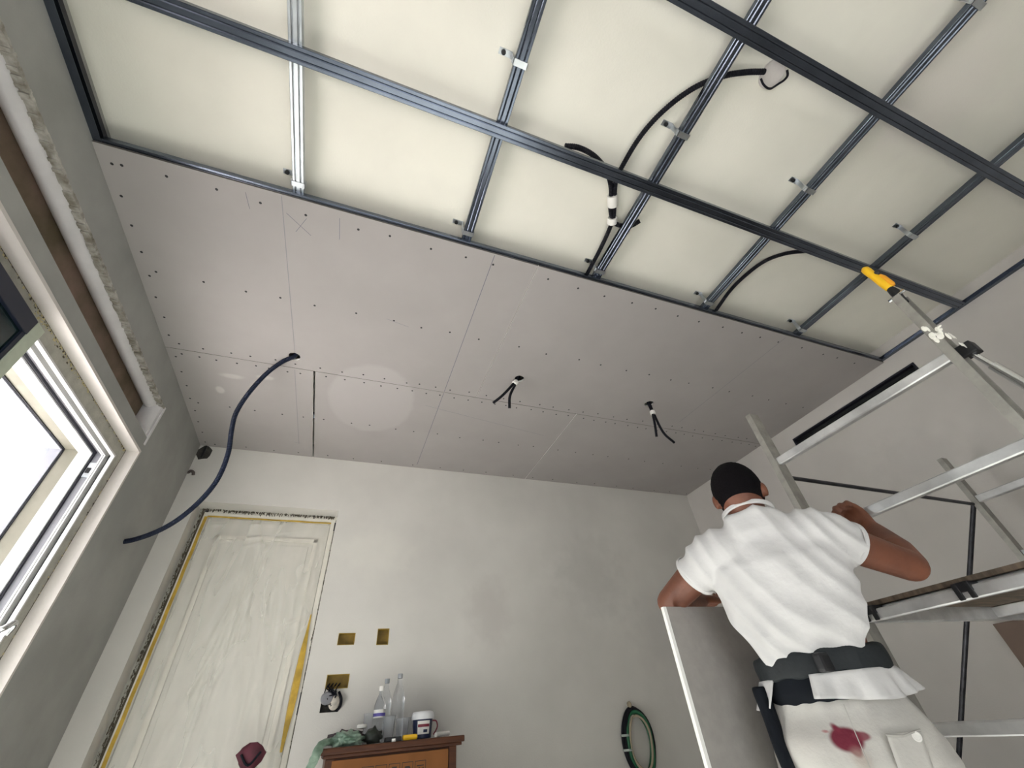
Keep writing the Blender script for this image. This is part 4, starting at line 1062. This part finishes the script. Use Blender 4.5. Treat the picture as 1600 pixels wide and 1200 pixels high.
# trousers
pz = lambda z, dx=0: Vector((cP.x, cP.y, z)) + FV*dx
def on_pants(px, py, out=.004, a=.192, b=.145, cdx=-.012):
    d = ray(px, py); o = Vector((0, 0, 1)); c = pz(.9, cdx)
    # intersect with elliptic cylinder
    def f2(v): return v.dot(RV)/(a+out), v.dot(FV)/(b+out)
    ox, oy = f2(Vector((o.x-c.x, o.y-c.y, 0))); dx, dy = f2(Vector((d.x, d.y, 0)))
    A = dx*dx + dy*dy; B = 2*(ox*dx + oy*dy); Cc = ox*ox + oy*oy - 1; D = max(0, B*B - 4*A*Cc)
    return o + d*((-B - math.sqrt(D))/(2*A))
add_pants_stains([
    (tuple(on_pants(1325, 1155, .0)), (.034, .05, .030), (.15, .012, .03), 1.0, .3),
    (tuple(on_pants(1340, 1172, .0)), (.010, .05, .018), (.17, .015, .035), 1.0, .5),
    (tuple(on_pants(1318, 1136, .0)), (.008, .05, .016), (.17, .015, .035), 1.0, .5),
    (tuple(on_pants(1352, 1150, .0)), (.016, .05, .012), (.20, .03, .05), .9, .5),
    (tuple(on_pants(1298, 1142, .0)), (.008, .03, .006), (.35, .08, .09), .8, .4),
    (tuple(on_pants(1345, 1185, .0)), (.02, .05, .03), (.45, .36, .30), .5, .8),
    (tuple(on_pants(1250, 1150, .0)), (.05, .08, .05), (.48, .45, .42), .5, .8)])
def pf(co, no):
    q = co - cP; r = q.dot(RV)
    a = noise.noise(co*5)
    up = max(0, min(1, (q.z + .02)*8))
    return .0035*math.sin(r*150 + a*4)*up + .006*noise.noise(Vector((co.x*13, co.y*13, co.z*6))) + .004*math.sin((r*.5 + q.z)*45 + a*6)*(1 - up)
pm = MB()
loft(pm, [(pz(.80, -.005), .185, .135), (pz(.87, -.012), .192, .146), (pz(.92, -.012), .188, .142), (pz(.965, -.004), .176, .130), (pz(.992, -.006), .168, .124), (pz(1.004, -.008), .165, .121)], n=44)
for s in (-1, 1):
    hp_ = cP + RV*s*.098
    limb(pm, [Vector((hp_.x, hp_.y, .86)), Vector((hp_.x, hp_.y, .70)) , Vector((hp_.x, hp_.y, .45)) + FV*.02, Vector((hp_.x, hp_.y, .10))], [.112, .102, .084, .070], n=24)
remesh(pm, 'trousers', M_pants, man, .0075, pf, 2)
# back pocket with button
pc = at(1420, 1152, 1.112)
def pocket_face(px, py, off=0): return at(px, py, 1.10 - off)
# seat seam and pocket stitched on the right seat: follow the surface by projecting to the trouser ellipse
def ribbon(name, pxs, wd, m, parent, out=.008):
    pts = []
    for (x0, y0), (x1, y1) in zip(pxs, pxs[1:]):
        for k in range(6): pts.append(on_pants(x0 + (x1-x0)*k/6, y0 + (y1-y0)*k/6, out))
    pts.append(on_pants(*pxs[-1], out)); return MB().tube(pts, wd, 6).build(name, m, parent, smooth=True)
M_seam = mat('grey_stitching', (.45, .43, .40), .8)
pk = MB(); G = 8; vs = []
for j in range(G+1):
    for i in range(G+1):
        u_, v_ = i/G, j/G
        x = 1385 + 52*u_ + 22*v_; y = 1148 - 7*u_ + 62*v_
        vs.append(on_pants(x, y, .010))
pk.add(vs, [(j*(G+1)+i, j*(G+1)+i+1, (j+1)*(G+1)+i+1, (j+1)*(G+1)+i) for j in range(G) for i in range(G)])
po = pk.build('back_pocket', M_pants, man, smooth=True); sol = po.modifiers.new('thickness', 'SOLIDIFY'); sol.thickness = .004; sol.offset = 0
ribbon('pocket_welt', [(1384, 1148), (1410, 1150), (1438, 1140)], .0022, M_seam, po, .013)
bt_ = on_pants(1432, 1151, .014)
MB().lathe(bt_ + FV*.003, [(.004, .0), (.010, .001), (.010, .003), (.007, .0035), (.006, .0025)], 16, axis=-FV*.9 + RV*.3).build('button', M_tape, po, smooth=True, label='white button')
ribbon('seat_seam', [(1318, 1100), (1330, 1130), (1345, 1165), (1362, 1205)], .0010, M_seam, man, .003)
# black tool flap hanging at the left hip
lf = MB(); lp = cP - RV*.168 - FV*.075
for j, (z, w_) in enumerate(((1.02, .03), (.95, .034), (.86, .036), (.74, .034), (.68, .03))):
    pass
loftr = [(Vector((lp.x, lp.y, z)) , .020, w_) for z, w_ in ((.66, .058), (.74, .062), (.86, .056), (.95, .045), (1.02, .034), (1.04, .03))]
loft(lf, loftr, n=24)
remesh(lf, 'tool_flap', M_black, man, .006, lambda c, n: .004*noise.noise(c*15), 1)
# shoes
for s in (-1, 1):
    hp_ = cP + RV*s*.098; b0 = Vector((hp_.x, hp_.y, 0))
    s_ = MB(); s_.sphere(b0 + UV*.055 - FV*.02, .048, .06, .052, rot=bas, n=16, m=10); s_.sphere(b0 + UV*.042 + FV*.10, .050, .10, .040, rot=bas, n=16, m=10)
    remesh(s_, 'shoe', M_blackpl, man, .008, None, 1, cut=[((0, 0, .003), (0, 0, -1))])

GR = {'plasterboard_sheet': 'grey plasterboard sheets', 'plastic_bottle': 'clear bottles on the cabinet', 'plastic_cup': 'clear plastic cups on the cabinet', 'outlet_box': 'ochre outlet boxes in the back wall', 'electrical_conduit': 'conduits coming from the ceiling', 'masking_tape': 'tape on the wrapped door'}
for o in C.objects:
    k = o.name.split('.')[0]
    if k in GR and 'category' in o.keys(): o['group'] = GR[k]
